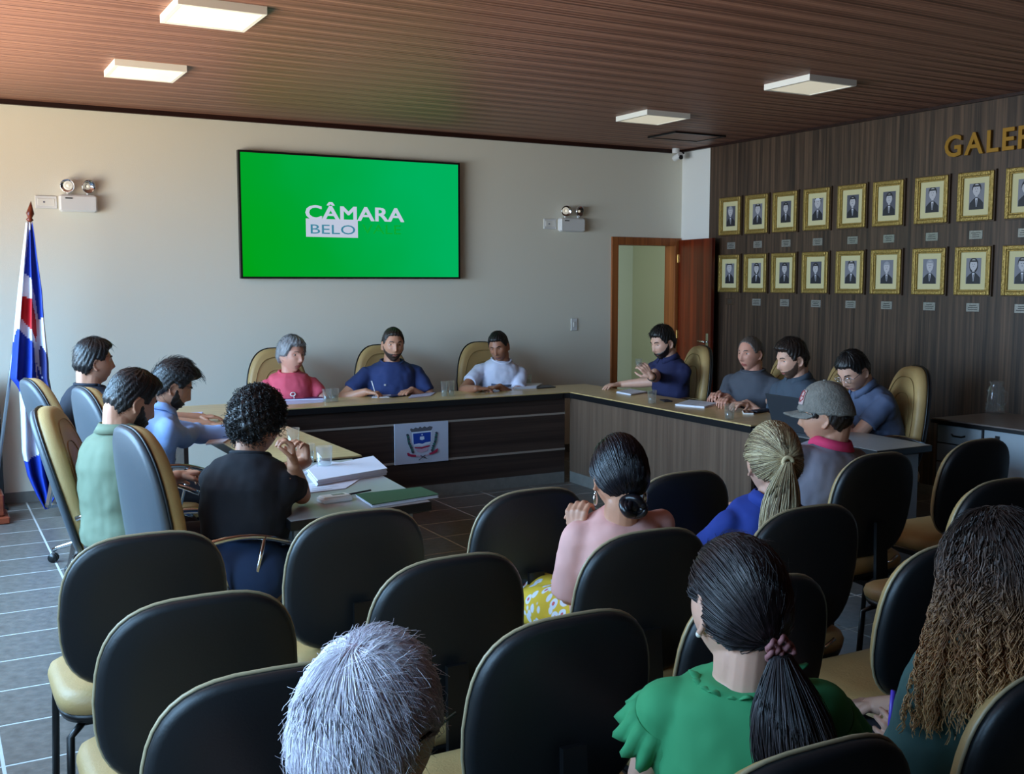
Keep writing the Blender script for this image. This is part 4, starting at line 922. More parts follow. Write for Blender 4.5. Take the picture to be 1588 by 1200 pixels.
class Person: pass
def person(name_label, H, yaw, pitch=5, roll=0, tyaw=None, lean=.10, pelvis=None, skin='tan', female=False, build=1.0, shirt=None, sleeve='short', shirt_name='t_shirt',
           wr=None, wl=None, hr=None, hl=None, er=None, el=None, xr=None, xl=None, shrug=0, t0=0, collar=None, collar_mat=None, trousers=None, legs=True, vox=.0048, curl=(.5, .5), palm=(None, None), group=None, foot=.0, seat=.47, hs=1.0):
    tyaw = yaw if tyaw is None else tyaw
    H = np.array(H, float); tf = yawv(tyaw); tr = np.array([tf[1], -tf[0], 0]); UZ = np.array([0, 0, 1.])
    R = head_R(yaw, pitch, roll)*hs
    pel = np.array([H[0], H[1], 0])-tf*lean if pelvis is None else np.array([*pelvis, 0.]); pel = np.array([pel[0], pel[1], seat+.075])
    base = np.array([pel[0], pel[1], 0.0])
    t = empty('person', tuple(base), 0, name_label, 'person', group)
    skull = H + R @ np.array([0, -.025, -.07])
    # neck base: below and behind the head
    nb = pel + (skull-pel)*.93 ; nb = nb - UZ*.012
    ax = norm(nb-pel); Lt = np.linalg.norm(nb-pel)
    fw_ = norm(tf-ax*(tf@ax)); rt_ = np.cross(fw_, ax)
    bw = (.94 if female else 1.0)*build
    SW = (.148 if female else .170)*bw   # shoulder half width
    sh = {s: nb - ax*.108 + UZ*shrug + rt_*s*SW + fw_*.0 for s in (-1, 1)}
    prof = [(0.0, .165, .12), (.1, .172, .125), (.28, .155 if not female else .145, .115), (.5, .16, .118), (.68, .168, .122), (.82, .165, .112), (.92, .125, .092), (.985, .068, .066)]
    if female: prof[4] = (.68, .155, .132); prof[5] = (.80, .152, .115); prof[0] = (0, .178, .13); prof[1] = (.1, .182, .13)
    def torso(b, k, t0=0, grow=0, mi=0):
        rings = []
        for q, w, d in prof:
            if q < t0: continue
            c = pel+ax*Lt*q - fw_*.012*math.sin(q*PI)
            belly = (.02*build if build > 1.05 else 0)*G(q-.3, .25)
            ring = [c+rt_*math.copysign(abs(math.cos(a))**.85, math.cos(a))*(w*k*bw+grow)+fw_*((d*k*build+grow)*math.sin(a)+(belly if math.sin(a) > 0 else 0)) for a in np.linspace(0, 2*PI, 26)[:-1]]; rings.append(ring)
        b.loft(rings, mi, True)
    # ---------- skin body: chest core + neck + head + arms + hands in one surface
    b = MB(); torso(b, .86, .5)
    nr = .051 if female else .06
    b.cap(nb-ax*.06, skull+R@np.array([0, .004, -.01]), nr*1.12*math.sqrt(build), nr, 18)
    b.cap(nb-ax*.05-fw_*.02, H+R@np.array([0, -.05, -.045]), nr*.9, nr*.8, 14)
    P = HP[female] @ R.T + H; add_grid(b, P)
    for s in (-1, 1):   # ears
        tip = lambda x, y, z: H+R@np.array([s*x, y, z])
        arc = [tip(.0765+.008*math.sin(a*.5+.5), -.012-.016*math.cos(a)*-1*0-.014*math.cos(a), -.004+.030*math.sin(a)) for a in np.linspace(-1.9, 2.2, 12)]
        arc = [tip(.080, -.006-.017*math.sin(u*PI)**.8*1.0, .022-.058*u) for u in np.linspace(0, 1, 9)]
        b.tube([tip(.070, .004, .012)]+arc+[tip(.072, .002, -.036)], [.005]+[.0052]*8+[.0062]+[.005], 8)
        b.cap(tip(.070, -.010, .014), tip(.070, -.006, -.026), .0075, .007, 8)
    au, al = (.275, .245) if not female else (.255, .225); au *= math.sqrt(bw); al *= 1.0
    arms = {}
    for s, wv, hd, eh, cu, pn in ((1, wr, hr, er, curl[1], palm[1]), (-1, wl, hl, el, curl[0], palm[0])):
        S = sh[s]
        if wv is None: wv = pel + tf*.30 + tr*s*.13 + UZ*.09; hd = tf*.8+UZ*-.25 - tr*s*.2 if hd is None else hd
        Wp = np.array(wv, float); d = Wp-S; D = np.linalg.norm(d); a_, c_ = au, al
        if D > (au+al)*.985: k = D/((au+al)*.985); a_ *= k; c_ *= k
        if D < abs(au-al)+.08: D = abs(au-al)+.08
        ca = (a_*a_+D*D-c_*c_)/(2*a_*D); ca = max(-1, min(1, ca)); dn = norm(d)
        xo = xr if s == 1 else xl
        hint = np.array(eh, float) if eh is not None else (tr*s*.55 - UZ*1.0 - tf*.15)
        pv = norm(hint-dn*(hint@dn)); E = S+dn*a_*ca+pv*a_*math.sqrt(max(0, 1-ca*ca)); 
        if xo is not None: E = np.array(xo, float)
        arms[s] = (S, E, Wp)
        kk = math.sqrt(build)*(.86 if female else 1)
        b.cap(S, S+(E-S)*.45, .052*kk, .049*kk); b.cap(S+(E-S)*.4, E, .049*kk, .040*kk); b.cap(E, E+(Wp-E)*.35, .040*kk, .041*kk); b.cap(E+(Wp-E)*.33, Wp, .041*kk, .027*kk)
        hd = norm(hd if hd is not None else (Wp-E)); n_ = norm(pn if pn is not None else -UZ); n_ = norm(n_-hd*(n_@hd)); sd = np.cross(hd, n_)*s   # towards the thumb side
        hk = .92 if female else 1.02
        sd = -sd if False else sd
        # palm
        kn = []
        for i in range(4):
            k0 = Wp+hd*.018*hk+sd*(.016-.0105*i)*hk; k1 = Wp+hd*(.092-.004*abs(i-1.2))*hk+sd*(.033-.0215*i)*hk-n_*.002; b.cap(k0, k1, .0145*hk, .0112*hk, 10); kn.append(k1)
        b.cap(Wp, Wp+hd*.03*hk, .0245*hk, .022*hk, 12)
        for i, L in enumerate((.072, .08, .075, .058)):
            p = kn[i]; dd = hd; ax_ang = 0; sp = sd*(.06-.045*i)
            for j, f in enumerate((.45, .31, .24)):
                ax_ang += cu*(.55, .75, .5)[j]; dv = norm(hd*math.cos(ax_ang)+n_*math.sin(ax_ang)+sp*.6*math.cos(ax_ang)); q = p+dv*L*f*hk; b.cap(p, q, (.0094, .0086, .0078)[j]*hk, (.0086, .0078, .0068)[j]*hk, 9); p = q
        p = Wp+hd*.02*hk+sd*.024*hk; q = p+norm(hd*.62+sd*.62+n_*.35)*.045*hk; b.cap(p, q, .0135*hk, .0115*hk, 10); p2 = q+norm(hd*.85+sd*.2+n_*(.35+.25*cu))*.034*hk; b.cap(q, p2, .0108*hk, .0095*hk, 9); b.cap(p2, p2+norm(hd*.9+n_*(.3+.4*cu)-sd*.1)*.026*hk, .0095*hk, .008*hk, 9)
    o = fuse(b, vox, [SKIN[skin], LIP[skin]], 'body', t, base, 2, .5)
    me = o.data; n = len(me.polygons); c = np.empty(n*3); me.polygons.foreach_get('center', c); c = ((c.reshape(-1, 3)+base-H) @ R)/hs**2
    lip = (np.abs(c[:, 0]) < .024) & (c[:, 1] > .07) & (c[:, 2] > -.077+.12*np.abs(c[:, 0])) & (c[:, 2] < -.054-.25*np.abs(c[:, 0])) 
    me.polygons.foreach_set('material_index', lip.astype(np.int32))
    # ---------- eyes and brows
    for s in (-1, 1):
        q = surf(s*.032, .012, female); ec = q+np.array([0, -.0085, 0])
        e_ = MB().ell((0, 0, 0), (.0135, .0125, .0085 if pitch < 14 else .005), None, 14, 10)
        e_.m = [1 if (i % 14) is None else 0 for i in range(len(e_.f))]
        vv = np.array(e_.v); e_.m = [1 if (np.mean(vv[list(f)], axis=0)[1] > .0085 and abs(np.mean(vv[list(f)], axis=0)[0]) < .0075) else 0 for f in e_.f]
        e_.v = [tuple(H+R@(ec+np.array(p))-base) for p in e_.v]; e_.obj('eye', [M['eyew'], M['iris']], t)
    P_ = Person(); P_.t = t; P_.H = H; P_.R = R; P_.base = base; P_.arms = arms; P_.nb = nb; P_.ax = ax; P_.fw = fw_; P_.rt = rt_; P_.sh = sh; P_.female = female; P_.pel = pel; P_.tf = tf; P_.tr = tr; P_.Lt = Lt; P_.skull = skull
    # ---------- shirt
    b = MB(); torso(b, 1.0, t0, .006)
    kk = math.sqrt(build)*(.88 if female else 1)
    for s in (-1, 1):
        S, E, Wp = arms[s]
        b.cap(nb-ax*.06+rt_*s*.03, S, .046*kk, .056*kk); b.cap(S-rt_*s*.03-ax*.05, S, .068*kk, .056*kk)
        if sleeve == 'short':
            e_ = S+(E-S)*(.60 if not female else .46); b.tube([S-(E-S)*.06, S+(E-S)*.3, e_, e_+(E-S)*.001], [.060*kk, .062*kk, .060*kk, .05*kk], 16)
        elif sleeve == 'elbow':
            e_ = S+(E-S)*.98; b.tube([S-(E-S)*.02, S+(E-S)*.5, e_, e_+(E-S)*.001], [.060*kk, .064*kk, .068*kk, .05*kk], 16)
        elif sleeve == 'long':
            b.cap(S, E, .060*kk, .050*kk); b.cap(E, Wp-(Wp-E)*.06, .050*kk, .036*kk)
            b.tube([E+(Wp-E)*.85, E+(Wp-E)*.95, E+(Wp-E)*.955], [.037*kk, .036*kk, .03*kk], 14)
        elif sleeve == 'flutter':
            b.cap(S, S+(E-S)*.32, .066*kk, .072*kk)
    fuse(b, .0095, shirt, shirt_name, t, base, 2, disp=.016)
    if collar:
        cm_ = collar_mat or shirt
        b = MB()
        cc = nb+ax*(.0 if collar == 'crew' else .004); nrr = nr*1.22*math.sqrt(build)
        ring = []
        for a in np.linspace(0, 2*PI, 25)[:-1]:
            ring.append(cc+rt_*nrr*1.12*math.cos(a)+fw_*(nrr*1.12*math.sin(a)+.004)-ax*(.022*max(0, math.sin(a)) if collar == 'crew' else .03*max(0, math.sin(a))))
        if collar == 'crew': b.tube(ring+[ring[0]], .0085, 8)
        else:
            lo = [p-ax*.012+norm(p-cc)*.018 for p in ring]; hi = [p+ax*.026-norm(p-cc)*.004 for p in ring]; lo2 = [p-ax*.012+norm(p-cc)*.012 for p in ring]
            idx = [i for i in range(24)]; start = 7   # opening at the front (index 6)
            order = [(start+i) % 24 for i in range(23)]
            strip = [[lo[i], hi[i], hi[i]-norm(hi[i]-cc)*.004, lo2[i]] for i in order]
            b.loft(strip, 0, True)
        bb = MB(); bb.v = [tuple(np.array(p)-base) for p in b.v]; bb.f = b.f; bb.m = b.m; bb.sm = b.sm; bb.obj('collar', cm_, t)
    # ---------- trousers and shoes
    if legs:
        b = MB(); tm_ = trousers or DARKT
        for s in (-1, 1):
            hip = pel+tr*s*.09-UZ*.0; knee = pel+tf*(.40)+tr*s*.12-UZ*.02; an = np.array([knee[0], knee[1], .10])+tf*foot
            b.cap(hip, knee, .088*math.sqrt(build), .062); b.cap(knee, an, .060, .045); b.tube([knee+(an-knee)*.8, an-UZ*.015, an-UZ*.02], [.052, .052, .04], 12)
            sb = MB(); sp = an-UZ*.10; 
            rings = [[sp+tf*(y0+0)+tr*w*math.cos(a)+UZ*(max(0, hgt*math.sin(a)) if math.sin(a) > 0 else 0) - base for a in np.linspace(0, 2*PI, 15)[:-1]] for y0, w, hgt in ((-.07, .02, .05), (-.06, .032, .075), (0, .038, .085), (.06, .042, .065), (.13, .045, .05), (.175, .034, .04), (.19, .015, .02))]
            sb.loft(rings, 0, True); sb.obj('shoe', SHOE, t)
        b.ell(pel, (.178*bw, .135 if not t0 else .15, .11 if not t0 else .15), np.stack([tr, tf, UZ], 1)); fuse(b, .013, tm_, 'trousers', t, base, 2)
    return P_

# ---------- hair
def smooth01(x): x = np.clip(x, 0, 1); return x*x*(3-2*x)
def normals(P):
    du = np.roll(P, -1, 1)-np.roll(P, 1, 1); dv = np.gradient(P, axis=0); N = np.cross(du, dv); N /= np.linalg.norm(N, axis=2, keepdims=True)+1e-9
    s = np.sign((N*(P-np.array([0, -.005, 0]))).sum(2, keepdims=True)); s[s == 0] = 1; return N*s
def hairline(P, front=.074, temple=.056, side=.004, ear=.016, nape=-.066):
    y = P[..., 1]; return np.interp(y, [-.10, -.05, -.028, -.015, .012, .022, .040, .062, .080, .10], [nape, nape, -.03, ear, ear, side, side+.01, temple, front-.004, front])
def shell(pr, hm, top=.018, sidet=.009, quiff=0, name='hair', rough=.003, freq=60, seedk=0, **hl):
    P = HP[pr.female]; N = normals(P); zb = hairline(P, **hl); ph = np.arctan2(P[..., 1], P[..., 0])
    zb = zb+.003*np.sin(ph*23+seedk)+.002*np.sin(ph*51+seedk)
    zb = zb+.012*G(np.abs(P[..., 0])-.046, .014)*smooth01((P[..., 1]-.03)/.03)
    pr.zb = zb; m = smooth01((P[..., 2]-zb)/.012); tt = sidet+(top-sidet)*smooth01((P[..., 2]-.02)/.08)
    tt = tt+quiff*G(P[..., 1]-.085, .04)*smooth01((P[..., 2]-.05)/.03)
    nz_ = rough*(np.sin(ph*freq+P[..., 2]*90+seedk)*.6+np.sin(ph*freq*.37-P[..., 2]*160+seedk*2)*.6)
    th = m*(tt+nz_*m)-(1-m)*.006
    Q = P+N*th[..., None]; b = MB(); add_grid(b, Q); b.v = [tuple(pr.H+pr.R@np.array(p)-pr.base) for p in b.v]; o = b.obj(name, hm, pr.t); o['_'] = 0; del o['_']
    return Q, m, N
def fringe(pr, Q, m, N, hm, n=700, L=.03, r=.0009, lift=.25, direc=(0, .6, -.3), jit=.4, K=5, name='loose_hair'):
    """short locks lying on the hair surface so the silhouette is soft"""
    ii = np.argwhere(m > .6); ii = ii[RNG.integers(0, len(ii), n)]; p = Q[ii[:, 0], ii[:, 1]]; nn = N[ii[:, 0], ii[:, 1]]
    d = np.array(direc)+RNG.normal(0, jit, (n, 3)); d = d-nn*(d*nn).sum(1, keepdims=True); d /= np.linalg.norm(d, axis=1, keepdims=True)+1e-9
    u = np.linspace(0, 1, K)[None, :, None]; path = p[:, None, :]-nn[:, None, :]*.002+(d[:, None, :]*u+nn[:, None, :]*(lift*np.sin(u*1.6)-.12*u*u))*L*RNG.uniform(.6, 1.2, (n, 1, 1))
    path = path @ pr.R.T + pr.H; return strands(path, r, hm, name, pr.t, pr.base)
def beard(pr, hm, th=.006, full=True, name='beard'):
    P = HP[pr.female]; N = normals(P); y = P[..., 1]; z = P[..., 2]; x = P[..., 0]
    zb = np.interp(y, [.008, .025, .05, .07, .09], [.014, -.002, -.034, -.046, -.050]) if full else np.interp(y, [.01, .06, .075, .09], [-.09, -.07, -.047, -.05])
    m = smooth01((zb-z)/.008)*smooth01((y-.004)/.012)
    mouth = ((x/.019)**2+((z+.0655)/.0065)**2) < 1; m = np.where(mouth & (y > .06), 0, m); m = m*smooth01((z+.128)/.01+.6)
    ph = np.arctan2(y, x); th_ = m*(.0015+(th-.0015)*smooth01((y-.03)/.05)+.0012*np.sin(ph*70+z*300))-(1-m)*.005
    Q = P+N*th_[..., None]; b = MB(); add_grid(b, Q[2:]); b.v = [tuple(pr.H+pr.R@np.array(p)-pr.base) for p in b.v]; b.obj(name, hm, pr.t)
def brows(pr, hm, th=.0035):
    for s in (-1, 1):
        pts = [pr.H+pr.R@(surf(s*x, z, pr.female)+np.array([0, .0005, 0]))-pr.base for x, z in ((.014, .031), (.024, .034), (.036, .035), (.048, .030))]
        MB().tube(pts, [th*.8, th, th, th*.4], 6).obj('eyebrow', hm, pr.t)
def spectacles(pr, dark=True, m=None):
    b = MB(); m = m or M['specf']
    for s in (-1, 1):
        c = np.array([s*.032, .103, .010]); ring = [c+np.array([.024*math.copysign(abs(math.cos(a))**.8, math.cos(a)), -.004*abs(math.cos(a)), .018*math.copysign(abs(math.sin(a))**.8, math.sin(a))]) for a in np.linspace(0, 2*PI, 21)]
        b.tube([pr.H+pr.R@p-pr.base for p in ring], .0016, 6); b.tube([pr.H+pr.R@np.array(p)-pr.base for p in ((s*.056, .100, .016), (s*.074, .085, .016), (s*.083, .0, .014), (s*.082, -.02, .0))], .0018, 6)
    b.tube([pr.H+pr.R@np.array(p)-pr.base for p in ((-.009, .104, .014), (0, .108, .017), (.009, .104, .014))], .0016, 6)
    o = b.obj('spectacles', m, pr.t)
    l = MB()
    for s in (-1, 1): l.loft([[pr.H+pr.R@np.array([s*.032+.023*math.cos(a), y_, .010+.017*math.sin(a)])-pr.base for a in np.linspace(0, 2*PI, 17)[:-1]] for y_ in (.1025, .1035)], 0, True)
    l.obj('lenses', M['glass'], o)
def head_path(Q, a, d_, K, lift=0):
    """great-circle-like paths over the hair surface from unit dirs a to dir d_"""
    a = a/np.linalg.norm(a, axis=1, keepdims=True); d_ = d_/np.linalg.norm(d_); om = np.arccos(np.clip(a@d_, -1, 1))[:, None]; u = np.linspace(0, 1, K)[None, :]
    s = np.sin(om)+1e-6; V = (np.sin((1-u)*om)/s)[..., None]*a[:, None, :]+(np.sin(u*om)/s)[..., None]*d_[None, None, :]
    V /= np.linalg.norm(V, axis=2, keepdims=True)
    return V
def radial(Q):
    """lookup table: hair surface radius along a direction"""
    P = Q.reshape(-1, 3); r = np.linalg.norm(P, axis=1); D = P/r[:, None]
    nt, np_ = 48, 96; tab = np.zeros((nt, np_)); th = (np.arange(nt)+.5)/nt*PI; ph = -PI+(np.arange(np_)+.5)/np_*2*PI
    for i in range(nt):
        c = np.stack([np.sin(th[i])*np.cos(ph), np.sin(th[i])*np.sin(ph), np.full(np_, np.cos(th[i]))], 1); k = np.argmax(c@D.T, axis=1); tab[i] = r[k]
    def f(V):
        t_ = np.clip((np.arccos(np.clip(V[..., 2], -1, 1))/PI*nt-.5), 0, nt-1.001); p_ = ((np.arctan2(V[..., 1], V[..., 0])+PI)/(2*PI)*np_-.5) % np_
        i = t_.astype(int); j = p_.astype(int) % np_; fi = t_-i; fj = p_-np.floor(p_); j2 = (j+1) % np_
        return (tab[i, j]*(1-fi)*(1-fj)+tab[i+1, j]*fi*(1-fj)+tab[i, j2]*(1-fi)*fj+tab[i+1, j2]*fi*fj)
    return f
def combed(pr, Q, m, mats, tie, n=1200, K=12, r=.0011, lift=.001, name='combed_hair'):
    ii = np.argwhere(m > .35); ii = ii[RNG.integers(0, len(ii), n)]; a = Q[ii[:, 0], ii[:, 1]]; f = radial(Q); V = head_path(Q, a, np.array(tie), K)
    V = V+RNG.normal(0, .006, (n, 1, 3)); V /= np.linalg.norm(V, axis=2, keepdims=True); rad = f(V)+RNG.uniform(-.001, .003, (n, 1))+lift
    return strands((V*rad[..., None]) @ pr.R.T+pr.H, r, mats, name, pr.t, pr.base, taper=.8), f
def ribbon_tail(pr, start, mats, L, n=700, K=16, spread=.035, back=.03, r=.0012, side=0., wave=.0, name='ponytail', wig=.004, zmin=None, out=.0):
    """hair hanging from a world point"""
    s0 = pr.H+pr.R@np.array(start); a = RNG.uniform(0, 2*PI, n); q = np.sqrt(RNG.uniform(0, 1, n)); u = np.linspace(0, 1, K)
    bk = -pr.tf; rt = pr.tr
    prof_ = .25+.95*np.sin(np.clip(u*1.35, 0, 1.0)*PI/2)*(1-.35*u**3)
    ln = RNG.uniform(.82, 1.03, n)*L; ph_ = RNG.uniform(0, 6, n)
    off = (rt[None, :]*np.cos(a)[:, None]+bk[None, :]*np.sin(a)[:, None])*q[:, None]*spread
    path = s0+off[:, None, :]*prof_[None, :, None]+bk[None, None, :]*(back*np.sin(u*PI*.6))[None, :, None]+rt*(side*u)[None, :, None]-np.array([0, 0, 1.])*(ln[:, None]*u[None, :])[..., None]
    path = path+rt*(wig*np.sin(u*9+ph_[:, None])*u)[..., None]+bk*(wig*np.cos(u*7+ph_[:, None]*1.7)*u)[..., None]
    return strands(path, r, mats, name, pr.t, pr.base, taper=.5)

shirts = {k: fab(k, c) for k, c in {'navy_black': (28, 32, 44), 'lightblue': (150, 178, 226), 'sage': (100, 110, 88), 'black': (22, 23, 30), 'pink': (214, 84, 104), 'navy': (40, 56, 104), 'white': (208, 212, 232), 'navy_polo': (34, 38, 78),
    'charcoal': (74, 78, 88), 'slate': (66, 78, 92), 'greyblue': (84, 96, 124), 'cap_grey': (136, 132, 144), 'royal': (36, 62, 150), 'blush': (226, 168, 158), 'mint': (54, 142, 90), 'teal': (62, 96, 92), 'dark': (40, 40, 46), 'hotpink': (206, 52, 96), 'darkcollar': (60, 78, 66)}.items()}
Z = TZ+.03
# 1 man in dark T-shirt at the far left
p = person('man in a dark T-shirt with white sleeve print beside the flag', (.875, 6.62, 1.145), 82, 0, 0, tyaw=70, lean=.06, skin='tan', build=1.08, shirt=shirts['navy_black'], wr=(1.47, 6.35, Z), wl=(1.5, 6.75, Z), collar='crew', hs=1.06, seat=.46)
Q, m_, N_ = shell(p, HB_['black'], .026, .012, quiff=.014, side=.006); fringe(p, Q, m_, N_, HB_['black'], 500, .03); brows(p, HB_['black'], .0042)
S, E, _ = p.arms[1]
b = MB()
for k, (a_, w_, h_) in enumerate(((.12, .075, .012), (.24, .06, .012), (.36, .07, .012), (.5, .05, .012))):
    o_ = norm(p.tr*.8-p.tf*.75); sd_ = np.cross(np.array([0, 0, 1.]), o_); c = S-np.array([0, 0, 1.])*(.0+a_*.25)+o_*.066-p.tf*.03
    b.loft([[c+o_*q_+sd_*x_*w_*.5+np.array([0, 0, z_])-p.base for q_, z_ in ((0, -h_*.4), (.007, -h_*.4), (.007, h_*.4), (0, h_*.4))] for x_ in (-1, 1)], 0, False)
b.obj('sleeve_print', shirts['white'], p.t)
# 2 man in light blue shirt
p = person('bearded man in a light blue long-sleeved shirt looking down at his papers', (1.13, 5.70, 1.07), 88, 24, 0, tyaw=84, lean=.16, skin='tan', shirt=shirts['lightblue'], sleeve='long', shirt_name='shirt', wr=at_z(306, 664, .80), wl=(1.62, 5.95, .78), hr=(.9, .35, .0), hl=(.8, -.3, -.1), curl=(.8, 1.1), collar='polo', hs=1.04, seat=.45)
Q, m_, N_ = shell(p, HB_['black'], .03, .014, quiff=.03, front=.070, side=.0, temple=.05); fringe(p, Q, m_, N_, HB_['black'], 800, .05, lift=.35, direc=(0, 1, -.2)); brows(p, HB_['black'], .004); beard(p, HB_['beard'], .006)
# 3 man in sage shirt
p = person('dark-haired man in a sage green shirt, head bowed, nearest the tall tan chair', (.745, 4.60, 1.12), 72, 22, 0, tyaw=66, lean=.06, skin='tan', build=1.1, shirt=shirts['sage'], sleeve='short', shirt_name='polo_shirt', wr=at_z(268, 744, .70), wl=at_z(275, 738, .74), hr=(.9, .2, .1), hl=(.9, .3, .05), curl=(.9, .9), er=(-.1, -.3, -1), collar='polo', collar_mat=shirts['sage'], hs=1.06, seat=.46)
Q, m_, N_ = shell(p, HB_['black'], .020, .007, quiff=.02, side=-.004); fringe(p, Q, m_, N_, HB_['black'], 900, .018, direc=(0, .8, .1)); brows(p, HB_['black'], .004); beard(p, HB_['beard'], .007)
# 4 woman in black
el_ = at_z(466, 772, .765)
p = person('woman in a black T-shirt with short black curls, hand at her mouth', (1.115, 4.02, 1.075), 58, 10, 0, tyaw=46, lean=.13, skin='tan', female=True, build=1.12, shirt=shirts['black'], sleeve='short', wr=at_z(455, 722, .93), wl=(1.40, 4.30, .86), hr=(-.12, .05, 1.0), hl=(-.3, -.2, 1.0), xr=at_z(468, 768, .775), el=(.5, .3, -.6), curl=(1.25, 1.4), palm=((-.8, -.4, 0), (-.9, .1, 0)), collar='crew', trousers=JEANS, hs=.99, seat=.45, t0=.25)
Q, m_, N_ = shell(p, HB_['black'], .030, .026, quiff=.006, rough=.006, freq=28, front=.066, side=-.02, temple=.045, ear=-.03, nape=-.075)
P_4 = p
def curls(pr, Q, m, N, mats, n, L, r, amp=.006, turns=3, name='curls', K=16, down=.5):
    ii = np.argwhere(m > .5); ii = ii[RNG.integers(0, len(ii), n)]; p0 = Q[ii[:, 0], ii[:, 1]]; nn = N[ii[:, 0], ii[:, 1]]
    d = np.array([0, 0, -down])+RNG.normal(0, .5, (n, 3)); d = d-nn*(d*nn).sum(1, keepdims=True)*.8; d /= np.linalg.norm(d, axis=1, keepdims=True)+1e-9; e_ = np.cross(d, nn); e_ /= np.linalg.norm(e_, axis=1, keepdims=True)+1e-9
    f_ = np.cross(e_, d); u = np.linspace(0, 1, K)[None, :, None]; ph = RNG.uniform(0, 6, (n, 1, 1)); 
    path = (p0-nn*.004)[:, None, :]+d[:, None, :]*u*L+amp*(e_[:, None, :]*np.cos(u*turns*2*PI+ph)+f_[:, None, :]*np.sin(u*turns*2*PI+ph))+nn[:, None, :]*.004
    return strands(path @ pr.R.T+pr.H, r, mats, name, pr.t, pr.base, taper=.7)
curls(p, Q, m_, N_, HB_['black'], 1500, .035, .0016, .006, 1.6, K=9); brows(p, HB_['black']); spectacles(p)
# 5 older woman in pink
p = person('older grey-haired woman in a pink T-shirt at the back desk', (2.42, 7.74, 1.07), 158, 4, 3, tyaw=186, lean=.06, skin='ruddy', female=True, build=1.16, shirt=shirts['pink'], wr=(2.12, 7.38, .70), wl=(2.70, 7.40, .70), hr=(.2, -1, -.05), hl=(-.3, -1, -.05), collar='crew', hs=1.09, seat=.44)
Q, m_, N_ = shell(p, HB_['grey'], .024, .018, quiff=.008, rough=.004, front=.072, side=-.012, ear=-.012, nape=-.06); fringe(p, Q, m_, N_, HB_['grey'], 700, .03, direc=(.5, .2, -.6)); brows(p, HB_['saltdark'], .0025)
b = MB(); c0 = p.nb - p.ax*.15 + p.fw*.165
for k, (dx_, dz_) in enumerate(((.008, .0), (-.002, -.052))):
    c = c0+p.rt*dx_+np.array([0, 0, dz_]); b.tube([c+p.rt*.018*math.cos(a)+np.array([0, 0, 1])*.014*math.sin(a)-p.base for a in np.linspace(0, 2*PI, 15)], .004, 6)
b.tube([c0-p.base+np.array([0, 0, -.01]), c0-p.base+np.array([0, 0, -.04])], .003, 6)
b.obj('hung_spectacles', M['white'], p.t)
# 6 man in navy T-shirt
p = person('bearded man in a navy T-shirt writing at the back desk', (3.235, 7.72, 1.125), 190, 4, 2, tyaw=190, lean=.08, skin='tan', build=1.16, shirt=shirts['navy'], wr=at_z(577, 608, .78)+np.array([-.03, .05, 0]), wl=at_z(640, 606, .775)+np.array([.02, .06, 0]), hr=(.75, -.6, -.1), hl=(-.85, -.5, -.1), er=(-.8, .2, -.6), el=(.9, .1, -.6), curl=(.5, 1.1), collar='crew', hs=1.08, seat=.45)
Q, m_, N_ = shell(p, HB_['dark'], .011, .004, quiff=.006, front=.080, side=-.002, temple=.062); fringe(p, Q, m_, N_, HB_['dark'], 500, .012, lift=.5); brows(p, HB_['dark'], .004); beard(p, hairmat('short_beard', (66, 50, 42)), .002)
MB().cyl((0, 0, 0), .008, .003, 12).xf(rot('x', PI/2), p.nb-p.ax*.17+p.fw*.142-p.rt*-.085-p.base).obj('chest_logo', M['white'], p.t)
P_6 = p
pw = p.arms[1][2]; t = empty('pen', tuple(pw+np.array([.06, -.05, .0])), 0, 'white pen held in the writing hand of the man in navy', 'pen'); MB().tube([(.0, -.01, -.035), (-.025, .02, .085)], [.003, .0045], 8).obj('pen_barrel', M['white'], t)
# 7 man in white T-shirt
p = person('short-haired man in a white T-shirt looking down', (4.175, 7.70, 1.085), 226, 20, -6, tyaw=196, lean=.10, skin='brown', shirt=shirts['white'], wr=at_z(742, 603, .775)+np.array([0, .04, 0]), wl=at_z(778, 600, .775)+np.array([0, .03, 0]), hr=(1, -.1, -.05), hl=(-1, -.2, -.05), er=(-.8, 0, -.6), el=(.8, .2, -.6), curl=(.6, .6), collar='crew', hs=1.02, seat=.44)
Q, m_, N_ = shell(p, HB_['black'], .014, .005, quiff=.006, front=.078, side=.0, temple=.06); fringe(p, Q, m_, N_, HB_['black'], 500, .010, lift=.5); brows(p, HB_['black'], .0035)
MB().loft([[p.nb-p.ax*(.19+k_*.018)+p.fw*.135+p.rt*x_*.09-p.base+p.fw*(-.03*x_*x_+d_) for x_, d_ in ((-1, 0), (-.5, .0), (0, 0), (.5, 0), (1, 0), (1, .004), (0, .004), (-1, .004))] for k_ in (0, 1)], 0, False).obj('chest_print', shirts['greyblue'], p.t)
# 8 bearded man in navy polo
p = person('bearded man in a dark navy polo holding up a small cup before the red door', (5.17, 6.78, 1.135), 268, 18, 0, tyaw=262, lean=.10, skin='fair', shirt=shirts['navy_polo'], shirt_name='polo_shirt', wr=at_x(1010, 584, 4.88), wl=at_z(958, 596, .78)+np.array([.03, .0, 0]), hr=(-.55, .25, .75), hl=(-1, .15, -.05), er=(.2, -.6, -.8), el=(.2, .9, -.6), curl=(.5, 1.0), palm=((0, 0, -1), (-.2, .9, .3)), collar='polo', hs=1.06, seat=.45)
Q, m_, N_ = shell(p, HB_['black'], .024, .008, quiff=.004, front=.072, side=-.004, temple=.054); fringe(p, Q, m_, N_, HB_['black'], 700, .016, lift=.6); brows(p, HB_['black'], .004); beard(p, HB_['beard'], .007)
P_8 = p; hp_ = p.arms[1][2]+norm((-.55, .25, .75))*.10+np.array([-.03, .02, .0])
